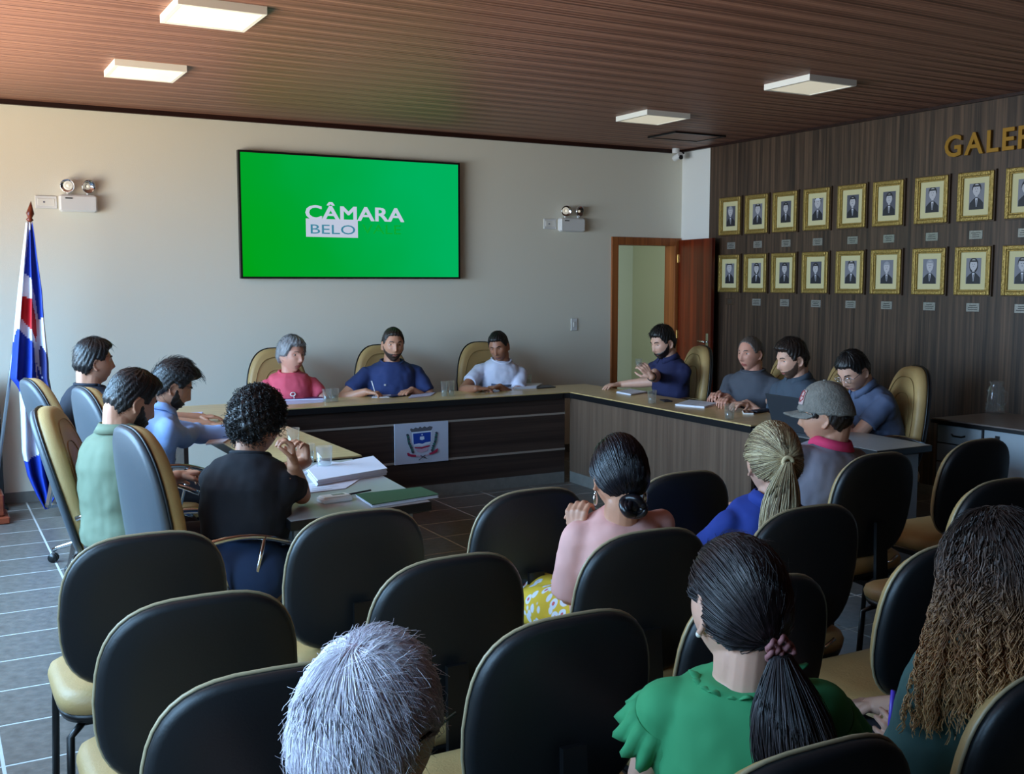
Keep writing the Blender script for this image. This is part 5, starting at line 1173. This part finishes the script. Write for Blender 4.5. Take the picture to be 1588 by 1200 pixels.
t = empty('plastic_cup', tuple(hp_), 0, 'small clear cup held up by the bearded man in the navy polo', 'cup'); MB().lathe((0, 0, 0), [(.001, 0), (.02, 0), (.028, .06), (.026, .06), (.018, .003), (.001, .003)], 18).obj('cup_wall', M['glass'], t); MB().lathe((0, 0, 0), [(.001, .0032), (.018, .0032), (.023, .035), (.001, .035)], 18).obj('drink', M['water'], t)
a_ = p.arms[1]; w_ = MB(); c = a_[1]+(a_[2]-a_[1])*.88; dn = norm(a_[2]-a_[1]); e1 = norm(np.cross(dn, [0, 0, 1])); e2 = np.cross(dn, e1)
w_.tube([c+(e1*math.cos(g)+e2*math.sin(g))*.031-p.base for g in np.linspace(0, 2*PI, 17)], .006, 6); w_.obj('wristwatch', M['black'], p.t)
# 9 older man
p = person('older balding man in a dark grey T-shirt, hands clasped on the desk', (5.27, 5.87, 1.10), 262, 6, 0, tyaw=255, lean=.04, skin='ruddy', build=1.1, shirt=shirts['charcoal'], wr=at_z(1130, 618, .80), wl=at_z(1122, 612, .80)+np.array([.02, .06, 0]), hr=(-.8, -.35, .0), hl=(-.85, -.5, .05), curl=(.9, .9), collar='crew', hs=1.04, seat=.45)
Q, m_, N_ = shell(p, HB_['saltdark'], .005, .007, front=.098, temple=.080, side=.0, rough=.001); fringe(p, Q, m_, N_, HB_['saltdark'], 500, .010, lift=.3); brows(p, HB_['saltdark'], .003)
# 10 man in slate polo
p = person('brown-haired man in a slate blue polo reaching over the desk, beside the laptop', (5.10, 5.27, 1.10), 282, 14, 0, tyaw=268, lean=.10, skin='fair', build=1.04, shirt=shirts['slate'], shirt_name='polo_shirt', wr=at_z(1158, 625, .785), wl=at_z(1172, 614, .785), hr=(-1, -.12, .02), hl=(-.9, .1, 0), er=(0, -.7, -.7), curl=(.6, .5), collar='polo', hs=1.08, seat=.46)
Q, m_, N_ = shell(p, HB_['dark'], .024, .010, quiff=.016, front=.074, side=-.006, temple=.055); fringe(p, Q, m_, N_, HB_['dark'], 700, .028, direc=(0, .7, .2), lift=.35); brows(p, HB_['dark'], .0035); beard(p, hairmat('goatee', (96, 72, 60)), .0015)
# 11 man with glasses
p = person('man in glasses and a grey-blue shirt leaning down over the laptop', (4.98, 4.62, 1.075), 268, 34, 0, tyaw=282, lean=.27, skin='fair', shirt=shirts['greyblue'], shirt_name='shirt', sleeve='short', wr=at_x(1265, 650, 4.80), wl=(4.78, 4.70, .80), hr=(-1, .2, .1), hl=(-1, .1, 0), er=(.3, -.4, -.9), curl=(.7, .7), collar='polo', hs=1.06, seat=.45)
Q, m_, N_ = shell(p, HB_['black'], .018, .008, quiff=.006, front=.074, side=-.004, temple=.056); fringe(p, Q, m_, N_, HB_['black'], 600, .014, lift=.4); brows(p, HB_['black'], .0035); spectacles(p, m=M['chrome'])
# 12 man in cap
p = person('man in a grey cap and a shirt with a bright pink collar', (3.42, 3.32, 1.035), 326, 4, 0, tyaw=0, pelvis=(3.38, 3.37), shrug=.03, skin='tan', shirt=shirts['cap_grey'], shirt_name='polo_shirt', collar='polo', collar_mat=shirts['hotpink'], hs=1.06, seat=.44, build=1.12)
Q, m_, N_ = shell(p, HB_['dark'], .008, .010, front=.06, side=-.008, nape=-.06); fringe(p, Q, m_, N_, HB_['dark'], 500, .012)
capm = mat('cap_cloth', (122, 118, 110), .9, bump=.5, bscale=120, var=.25, vscale=30)
P = HP[False]; N = normals(P); zb = np.interp(P[..., 1], [-.1, .1], [.002, .030]); mm = smooth01((P[..., 2]-zb)/.003); Qc = P+N*(mm*(.020+.012*smooth01((P[..., 2]-.05)/.06))-(1-mm)*.004)[..., None]
b = MB(); add_grid(b, Qc); b.v = [tuple(p.H+p.R@np.array(q)-p.base) for q in b.v]; cap_o = b.obj('cap', capm, p.t)
b = MB(); rings = []
for k in range(9):
    v = k/8; rings.append([p.H+p.R@np.array([.082*math.sin(a)*(1-.12*v), .080*math.cos(a)*1.12+.085*v*math.cos(a)**.6, .030-.012*v-.022*math.sin(a)**2+zz])-p.base for zz in (0, .004) for a in (np.linspace(-1.25, 1.25, 15) if zz == 0 else np.linspace(1.25, -1.25, 15))])
b.loft(rings, 0, True); b.obj('brim', capm, cap_o)
tw = lambda q: p.H+p.R@q-p.base
def cap_grid(i0, i1, j0, j1, h):
    g = Qc[i0:i1, j0:j1]+N[i0:i1, j0:j1]*h; nr, nc = g.shape[:2]; b = MB(); b.add([tw(g[i, j]) for i in range(nr) for j in range(nc)], [(i*nc+j, i*nc+j+1, (i+1)*nc+j+1, (i+1)*nc+j) for i in range(nr-1) for j in range(nc-1)], 0, True); return b
o = cap_grid(46, 58, 27, 36, .0015).obj('cap_patch', mat('cap_patch', (186, 160, 156), .8), cap_o); so = o.modifiers.new('t', 'SOLIDIFY'); so.thickness = .002; so.offset = 1
b = MB()
for path in ([(55, 29), (50, 29), (48, 31), (50, 34), (55, 34), (56, 31), (55, 29)], [(52, 30), (52, 33)]): b.tube([tw(Qc[i, j]+N[i, j]*.005) for i, j in path], .0022, 6)
b.obj('cap_emblem', mat('cap_red', (170, 60, 66), .7), cap_o)
b = MB(); b.tube([p.H+p.R@np.array([.085*math.sin(a), -.106*math.cos(a), .004+.02*math.cos(a*1.4)])-p.base for a in np.linspace(-.6, .6, 11)], .005, 6); b.tube([p.H+p.R@np.array([.085*math.sin(a), -.106*math.cos(a), .0])-p.base for a in np.linspace(-.7, .7, 11)], .006, 6); b.obj('cap_strap', M['black'], cap_o)
b = MB(); b.tube([p.H+p.R@(Qc[i, 24+48*s_])-p.base for s_ in (0, 1) for i in (range(50, 72, 3) if s_ == 0 else range(71, 48, -3))], .0018, 5); b.cyl((0, 0, 0), .007, .006, 10); vv = b.v[-20:]; b.v[-20:] = [tuple(p.H+p.R@(np.array(q)+np.array([0, 0, .148]))-p.base) for q in vv]; b.obj('cap_seam', capm, cap_o)
# 13 blonde ponytail
BL = [mat('hair_blonde_light', (222, 204, 164), .5), mat('hair_blonde', (186, 164, 122), .5), mat('hair_blonde_low', (118, 96, 70), .5)]
BLs = mat('hair_blonde_scalp', (112, 92, 68), .5, var=.3, vscale=60)
p = person('woman with a long blonde ponytail in a royal blue jacket, seen from behind', (2.46, 2.62, 1.020), 22, 0, 0, tyaw=8, pelvis=(2.46, 2.74), shrug=.01, skin='fair', female=True, shirt=shirts['royal'], shirt_name='jacket', sleeve='long', collar='polo', collar_mat=shirts['royal'], hs=1.06, seat=.44, vox=.0042)
Q, m_, N_ = shell(p, BLs, .012, .010, front=.060, side=-.002, ear=.0, nape=-.052, rough=.0015)
combed(p, Q, m_, BL, (0.0, -.82, .22), 2600, r=.0011); tie = np.array([.0, -.118, .022])
MB().tube([p.H+p.R@(tie+np.array([.015*math.cos(a), -.004, .015*math.sin(a)]))-p.base for a in np.linspace(0, 2*PI, 15)], .007, 8).obj('hair_tie', mat('hair_tie_cream', (214, 194, 150), .7), p.t)
ribbon_tail(p, tie+np.array([0, -.004, 0]), BL, .27, 1400, spread=.056, back=.004, r=.0013, side=-.045)
# 14 woman in pink blouse
HG = [mat('hair_gloss_black', (20, 19, 24), .28), mat('hair_gloss_black_soft', (34, 32, 40), .32)]
p14 = p = person('woman with a glossy black low bun in a pale pink blouse, one hand raised', (1.81, 2.58, 1.040), 17, 4, 0, tyaw=14, pelvis=(1.88, 2.72), xl=at_y(884, 922, 2.70), shrug=.04, build=.93, skin='tan', female=True, shirt=shirts['blush'], shirt_name='blouse', sleeve='elbow', wl=at_y(893, 834, 2.66), wr=at_y(908, 840, 2.76), hl=(.06, .05, 1), hr=(-.15, .0, 1), el=(-.7, -.3, -.8), er=(.2, .7, -1), curl=(1.35, 1.35), palm=((.8, .4, 0), (-.8, .4, 0)), hs=1.0, seat=.44, vox=.004, trousers=None)
Q, m_, N_ = shell(p, HG[0], .010, .008, front=.060, side=-.010, ear=.004, nape=-.055, rough=.001)
combed(p, Q, m_, HG, (0.05, -.62, -.62), 1500, r=.0012)
b = MB(); c = np.array([.012, -.088, -.078])
for k in range(3):
    b.tube([p.H+p.R@(c+np.array([.026*math.cos(a)+.006*k-.006, -.012*math.sin(2*a+k)-.006, .024*math.sin(a)-.004*k]))-p.base for a in np.linspace(0, 2*PI, 20)], .0135-.002*k, 8)
b.ell(p.H+p.R@c-p.base, (.024, .020, .022)); b.obj('hair_bun', HG[0], p.t)
S_, E_, W_ = p.arms[-1]; dn = norm(W_-E_); e1 = norm(np.cross(dn, [0, 0, 1.])); e2 = np.cross(dn, e1); c = E_+(W_-E_)*.9
b = MB(); b.tube([c+(e1*math.cos(g)+e2*math.sin(g))*.029-p.base for g in np.linspace(0, 2*PI, 17)], .006, 8); b.ell(c+norm(np.array([-.75, -.6, .1]))*.032-p.base, (.014, .014, .016)); b.obj('wristwatch', mat('watch_white', (225, 220, 215), .3), p.t)
for s in (-1, 1):
    q = p.H+p.R@np.array([s*.078, -.008, -.040])-p.base; b = MB(); b.tube([q, q-np.array([0, 0, .012])], .002, 6); b.ell(q-np.array([0, 0, .028]), (.008, .005, .018)); b.ell(q-np.array([0, 0, .010]), (.005, .004, .005)); b.obj('earring', M['silver'], p.t)
M['skirt'] = mat('floral_yellow', (226, 186, 50), .8)
nt = M['skirt'].node_tree; vo = nt.nodes.new('ShaderNodeTexVoronoi'); vo.inputs['Scale'].default_value = 22; cr = nt.nodes.new('ShaderNodeValToRGB'); tc = nt.nodes.new('ShaderNodeTexCoord'); nt.links.new(tc.outputs['Object'], vo.inputs['Vector']); nt.links.new(vo.outputs['Distance'], cr.inputs[0])
cr.color_ramp.elements[0].color = rgb((210, 96, 96)); cr.color_ramp.elements[0].position = .15; e = cr.color_ramp.elements.new(.2); e.color = rgb((222, 226, 232)); e = cr.color_ramp.elements.new(.38); e.color = rgb((222, 226, 232)); cr.color_ramp.elements[-1].color = rgb((226, 186, 50)); cr.color_ramp.elements[-1].position = .44; nt.links.new(cr.outputs[0], nt.nodes['Principled BSDF'].inputs['Base Color'])
b = MB(); b.cap(p.pel-p.tf*.02-p.tr*.06, p.pel+p.tf*.42-p.tr*.12, .135, .085); b.cap(p.pel-p.tf*.02+p.tr*.06, p.pel+p.tf*.42+p.tr*.12, .135, .085); b.cap(p.pel+p.tf*.42-p.tr*.12, p.pel+p.tf*.45-p.tr*.10-np.array([0, 0, .25]), .085, .09); b.cap(p.pel+p.tf*.42+p.tr*.12, p.pel+p.tf*.45+p.tr*.1-np.array([0, 0, .25]), .085, .09); b.cap(p.pel+p.tf*.3-p.tr*.1, p.pel+p.tf*.3+p.tr*.1, .1, .1); b.cap(p.pel-p.tr*.1+p.tf*.05+np.array([0, 0, .04]), p.pel-p.tr*.17+p.tf*.30, .10, .07)
fuse(b, .012, M['skirt'], 'skirt', p.t, p.base, 3)
# 15 white-haired person, close
p = person('white-haired person in dark clothes at the bottom edge, seen from behind', (.515, 1.33, .995), 58, 2, 0, tyaw=20, pelvis=(.52, 1.44), skin='ruddy', female=True, shirt=shirts['dark'], shirt_name='top', hs=1.08, seat=.43, vox=.0036)
Q, m_, N_ = shell(p, mat('hair_white_scalp', (224, 190, 196), .6, var=.06, vscale=30), .012, .012, front=.066, side=.0, ear=.016, nape=-.078, rough=.001, freq=20)
WH = [mat('hair_white_bright', (248, 242, 246), .6), mat('hair_white_lilac', (236, 228, 238), .6), mat('hair_white_grey', (220, 212, 222), .6)]
def swirl(pr, Q, m, N, mats, n, crown, L, r, lift=.35, K=9, jit=.12, name='hair_strands', tw=.5, thr=.4, flick=None):
    ii = np.argwhere(m > thr); ii = ii[RNG.integers(0, len(ii), n)]; p0 = Q[ii[:, 0], ii[:, 1]]; f = radial(Q); cr_ = norm(crown)
    a = p0/np.linalg.norm(p0, axis=1, keepdims=True); d = a-cr_[None, :]*(a@cr_)[:, None]; d /= np.linalg.norm(d, axis=1, keepdims=True)+1e-6; d = d-a*(d*a).sum(1, keepdims=True); d /= np.linalg.norm(d, axis=1, keepdims=True)+1e-6
    e_ = np.cross(a, d); d = d+e_*tw*np.exp(-2*np.arccos(np.clip(a@cr_, -1, 1)))[:, None]+RNG.normal(0, jit, (n, 3)); rad0 = np.linalg.norm(p0, axis=1)
    ln = L*RNG.uniform(.6, 1.15, n); ln = np.minimum(ln, np.where(d[:, 2] < -.2, np.maximum(p0[:, 2]-pr.zb[ii[:, 0], ii[:, 1]], 0)/np.maximum(-d[:, 2], .3)+.016, 9)); u = np.linspace(0, 1, K); V = a[:, None, :]+d[:, None, :]*(ln/rad0)[:, None, None]*u[None, :, None]; V /= np.linalg.norm(V, axis=2, keepdims=True)
    rad = f(V)+(.001+RNG.uniform(0, .006, n)[:, None]*np.sin(u*PI)[None, :])*1.0+lift*.01*(u**2)[None, :]*RNG.uniform(-.3, 1, n)[:, None]
    pth = V*rad[..., None]
    if flick is not None: pth = pth+flick(a, u)
    return strands(pth @ pr.R.T+pr.H, r, mats, name, pr.t, pr.base, taper=.4)
swirl(p, Q, m_, N_, WH, 12000, (0.0, -.25, .95), .085, .00065, lift=.2, jit=.045, tw=.25, K=7)
swirl(p, Q, m_, N_, WH, 500, (0.0, -.6, .75), .085, .0006, lift=2.2, jit=.35, name='flyaway_hair')
fr_i = lambda a, u: (np.array([0, 1.0, .55])[None, None, :]*(.05*(u**1.5))[None, :, None])*np.clip((a[:, 1]-.35)*2, 0, 1)[:, None, None]*np.clip((a[:, 2]-.1)*3, 0, 1)[:, None, None]
swirl(p, Q, m_, N_, WH, 1500, (0.0, -.55, .8), .07, .0007, lift=1.5, jit=.35, name='tousled_fringe', flick=fr_i, thr=.6)
brows(p, HB_['grey'], .002)
b = MB(); b.tube([p.H+p.R@np.array(q)-p.base for q in ((.083, -.012, .012), (.083, .03, .016), (.078, .085, .016))], .0022, 6); b.obj('spectacle_arm', M['specf'], p.t)
# 16 woman in green
DK = [mat('hair_espresso', (38, 32, 34), .34), mat('hair_espresso_light', (62, 53, 55), .36), mat('hair_espresso_dark', (24, 20, 22), .35)]
p16 = p = person('woman with a dark ponytail and a bright green ruffled blouse', (1.262, 1.425, 1.035), 11, -2, 0, tyaw=36, pelvis=(1.31, 1.45), shrug=.03, build=.97, skin='fair', female=True, shirt=shirts['mint'], shirt_name='blouse', sleeve='flutter', hs=1.0, seat=.42, vox=.0036)
Q, m_, N_ = shell(p, DK[2], .014, .011, front=.064, side=.006, ear=.026, nape=-.056, rough=.001)
combed(p, Q, m_, DK, (.02, -.90, -.28), 2600, K=14, r=.0010, lift=.001)
swirl(p, Q, m_, N_, DK, 250, (0, .9, .4), .05, .0005, lift=2.0, jit=.3, name='flyaway_hair', thr=.97)
tie = np.array([.004, -.128, -.030])
b = MB()
for k in range(5): a0 = k*1.26; b.tube([p.H+p.R@(tie+np.array([.017*math.cos(a0)+.009*math.cos(g), -.006+.006*math.sin(g*2), .013*math.sin(a0)+.010*math.sin(g)]))-p.base for g in np.linspace(0, 2*PI, 12)], .0048, 7)
b.obj('hair_scrunchie', mat('scrunchie_rose', (150, 96, 96), .7), p.t)
ribbon_tail(p, tie+np.array([0, -.012, -.006]), DK, .25, 2600, spread=.066, back=.03, r=.0010, side=.035, K=18)
for s in (-1, 1): q = p.H+p.R@np.array([s*.079, -.004, -.040])-p.base; MB().ell(q, (.006, .006, .006)).obj('earring', mat('pearl', (228, 220, 205), .2), p.t)
# ruffles at the neck and shoulders
for s in (-1, 1):
    b = MB()
    S = p.sh[s]; pts = []; NR = 46
    rows = []
    for k in range(NR+1):
        a = -2.2+4.4*k/NR; wv_ = math.sin(k*1.25)
        ctr = S+(p.arms[s][1]-S)*.16; dn = norm(p.arms[s][1]-S); e1 = norm(np.cross(dn, p.tf)); e2 = np.cross(dn, e1)
        e1 = -norm(p.tr*-s-dn*((p.tr*-s)@dn)); e2 = np.cross(dn, e1)
        rr_ = [(.058, -.03), (.069+.004*wv_, .0), (.074+.008*wv_, .030), (.078+.012*wv_, .050)]
        rows.append([ctr+dn*h_+(e1*math.cos(a)+e2*math.sin(a))*q_-p.base for q_, h_ in rr_])
    vs = [q for r_ in rows for q in r_]; fs = [(i*4+j, i*4+j+1, (i+1)*4+j+1, (i+1)*4+j) for i in range(NR) for j in range(3)]; b.add(vs, fs, 0, True)
    o = b.obj('shoulder_ruffle', shirts['mint'], p.t); so = o.modifiers.new('t', 'SOLIDIFY'); so.thickness = .003
b = MB(); NR = 60; rows = []
for k in range(NR+1):
    a = PI*.05-PI*1.1*k/NR; wv_ = math.sin(k*1.1)*.5+math.sin(k*.47)*.5; rad = .066; c = p.nb+p.rt*rad*1.15*math.cos(a)+p.fw*rad*math.sin(a)-p.ax*.012; od = norm(p.rt*math.cos(a)*1.1+p.fw*math.sin(a))
    lf = (.020 if k < NR*.22 else .004); od = od*(1.8 if k < NR*.22 else 1)
    rows.append([c-p.base, c+od*.006+p.ax*(lf*.6+.006*wv_)-p.base, c+od*(.014+.010*wv_)+p.ax*(lf+.010*wv_)-p.base])
vs = [q for r_ in rows for q in r_]; fs = [(i*3+j, i*3+j+1, (i+1)*3+j+1, (i+1)*3+j) for i in range(NR) for j in range(2)]; b.add(vs, fs, 0, True); o = b.obj('neck_ruffle', shirts['mint'], p.t); so = o.modifiers.new('t', 'SOLIDIFY'); so.thickness = .003
# 17 curly hair
p17 = p = person('woman with very long curly hair in a teal top', (1.835, 1.315, 1.03), 18, 6, 0, tyaw=8, pelvis=(1.84, 1.47), skin='fair', female=True, shirt=shirts['teal'], shirt_name='top', sleeve='elbow', wl=at_y(1422, 1170, 1.60), hl=(-.55, .15, .6), el=(-.3, -.5, -1), curl=(1.0, .6), palm=((.35, .9, .1), None), hs=1.08, seat=.42, vox=.004)
OMB = [ramp_z('hair_ombre_a', [(0, (244, 206, 146)), (.45, (206, 154, 104)), (.8, (112, 86, 72)), (1, (60, 47, 42))], .72, 1.15), ramp_z('hair_ombre_b', [(0, (208, 164, 112)), (.45, (158, 112, 76)), (.8, (74, 56, 48)), (1, (44, 35, 33))], .72, 1.15)]
Q, m_, N_ = shell(p, OMB[1], .018, .020, front=.060, side=-.03, ear=-.03, nape=-.09, rough=.001)
def long_curls(pr, Q, m, N, mats, locks, per, r, K=64, L=.5):
    ii = np.argwhere(m > .5); ii = ii[RNG.integers(0, len(ii), locks)]; ii = np.repeat(ii, per, 0); n = len(ii); rep_ = lambda v: np.repeat(v, per)
    p0 = Q[ii[:, 0], ii[:, 1]]+RNG.normal(0, .003, (n, 3)); w0 = p0 @ pr.R.T+pr.H
    out = np.zeros((n, K, 3)); bk = -pr.tf; rt = pr.tr
    d = w0-pr.H; x_ = d@rt; y_ = d@bk; az = np.clip(np.arctan2(x_, np.maximum(y_, -.02)), -1.9, 1.9)
    u = np.linspace(0, 1, K); zend = pr.H[2]-L*rep_(RNG.uniform(.62, 1.0, locks))*np.where(az < -.1, .52, 1.0)+RNG.uniform(-.03, .01, n)
    R0 = np.hypot(x_, y_); ph = rep_(RNG.uniform(0, 6.28, locks))+RNG.normal(0, .35, n); fr_ = rep_(RNG.uniform(6, 9, locks)); am = rep_(RNG.uniform(.004, .009, locks)); sg = rep_(RNG.choice([-1.0, 1.0], locks)); ro = rep_(RNG.uniform(-.022, .014, locks)); ao = rep_(RNG.normal(0, .10, locks))
    for k in range(K):
        q = u[k]; z = w0[:, 2]+(zend-w0[:, 2])*q
        below = np.clip((pr.H[2]+.03-z)/.25, 0, 1.3)
        rad = np.where(z > pr.H[2], R0+(.122-R0)*np.clip(q*3.2, 0, 1)*.9, .116)+(.050+ro)*below
        azz = az*(1-.12*below)+ao*below; g = am*np.clip(q*5, .15, 1); a_ = ph+fr_*(q**.9)*6.28
        out[:, k, 0:3] = pr.H[None, :]+rt*(np.sin(azz)*rad*1.12+g*sg*np.cos(a_))[:, None]+bk*(np.cos(azz)*rad*.85+.01+g*.45*np.sin(a_))[:, None]; out[:, k, 2] = z
    return strands(out, r, mats, 'long_curls', pr.t, pr.base, taper=.6)
long_curls(p, Q, m_, N_, OMB, 230, 8, .0015); swirl(p, Q, m_, N_, OMB, 1500, (0, .1, 1), .07, .001, lift=1.0, name='crown_hair')
W_ = p.arms[-1][2]; t = empty('pen', tuple(at_y(1378, 1128, 1.56)), 0, 'violet pen standing in the hand of the curly-haired woman', 'pen'); MB().tube([(.0, 0, -.05), (.006, -.004, .085)], [.0045, .0055], 8).obj('pen_barrel', M['pen'], t)
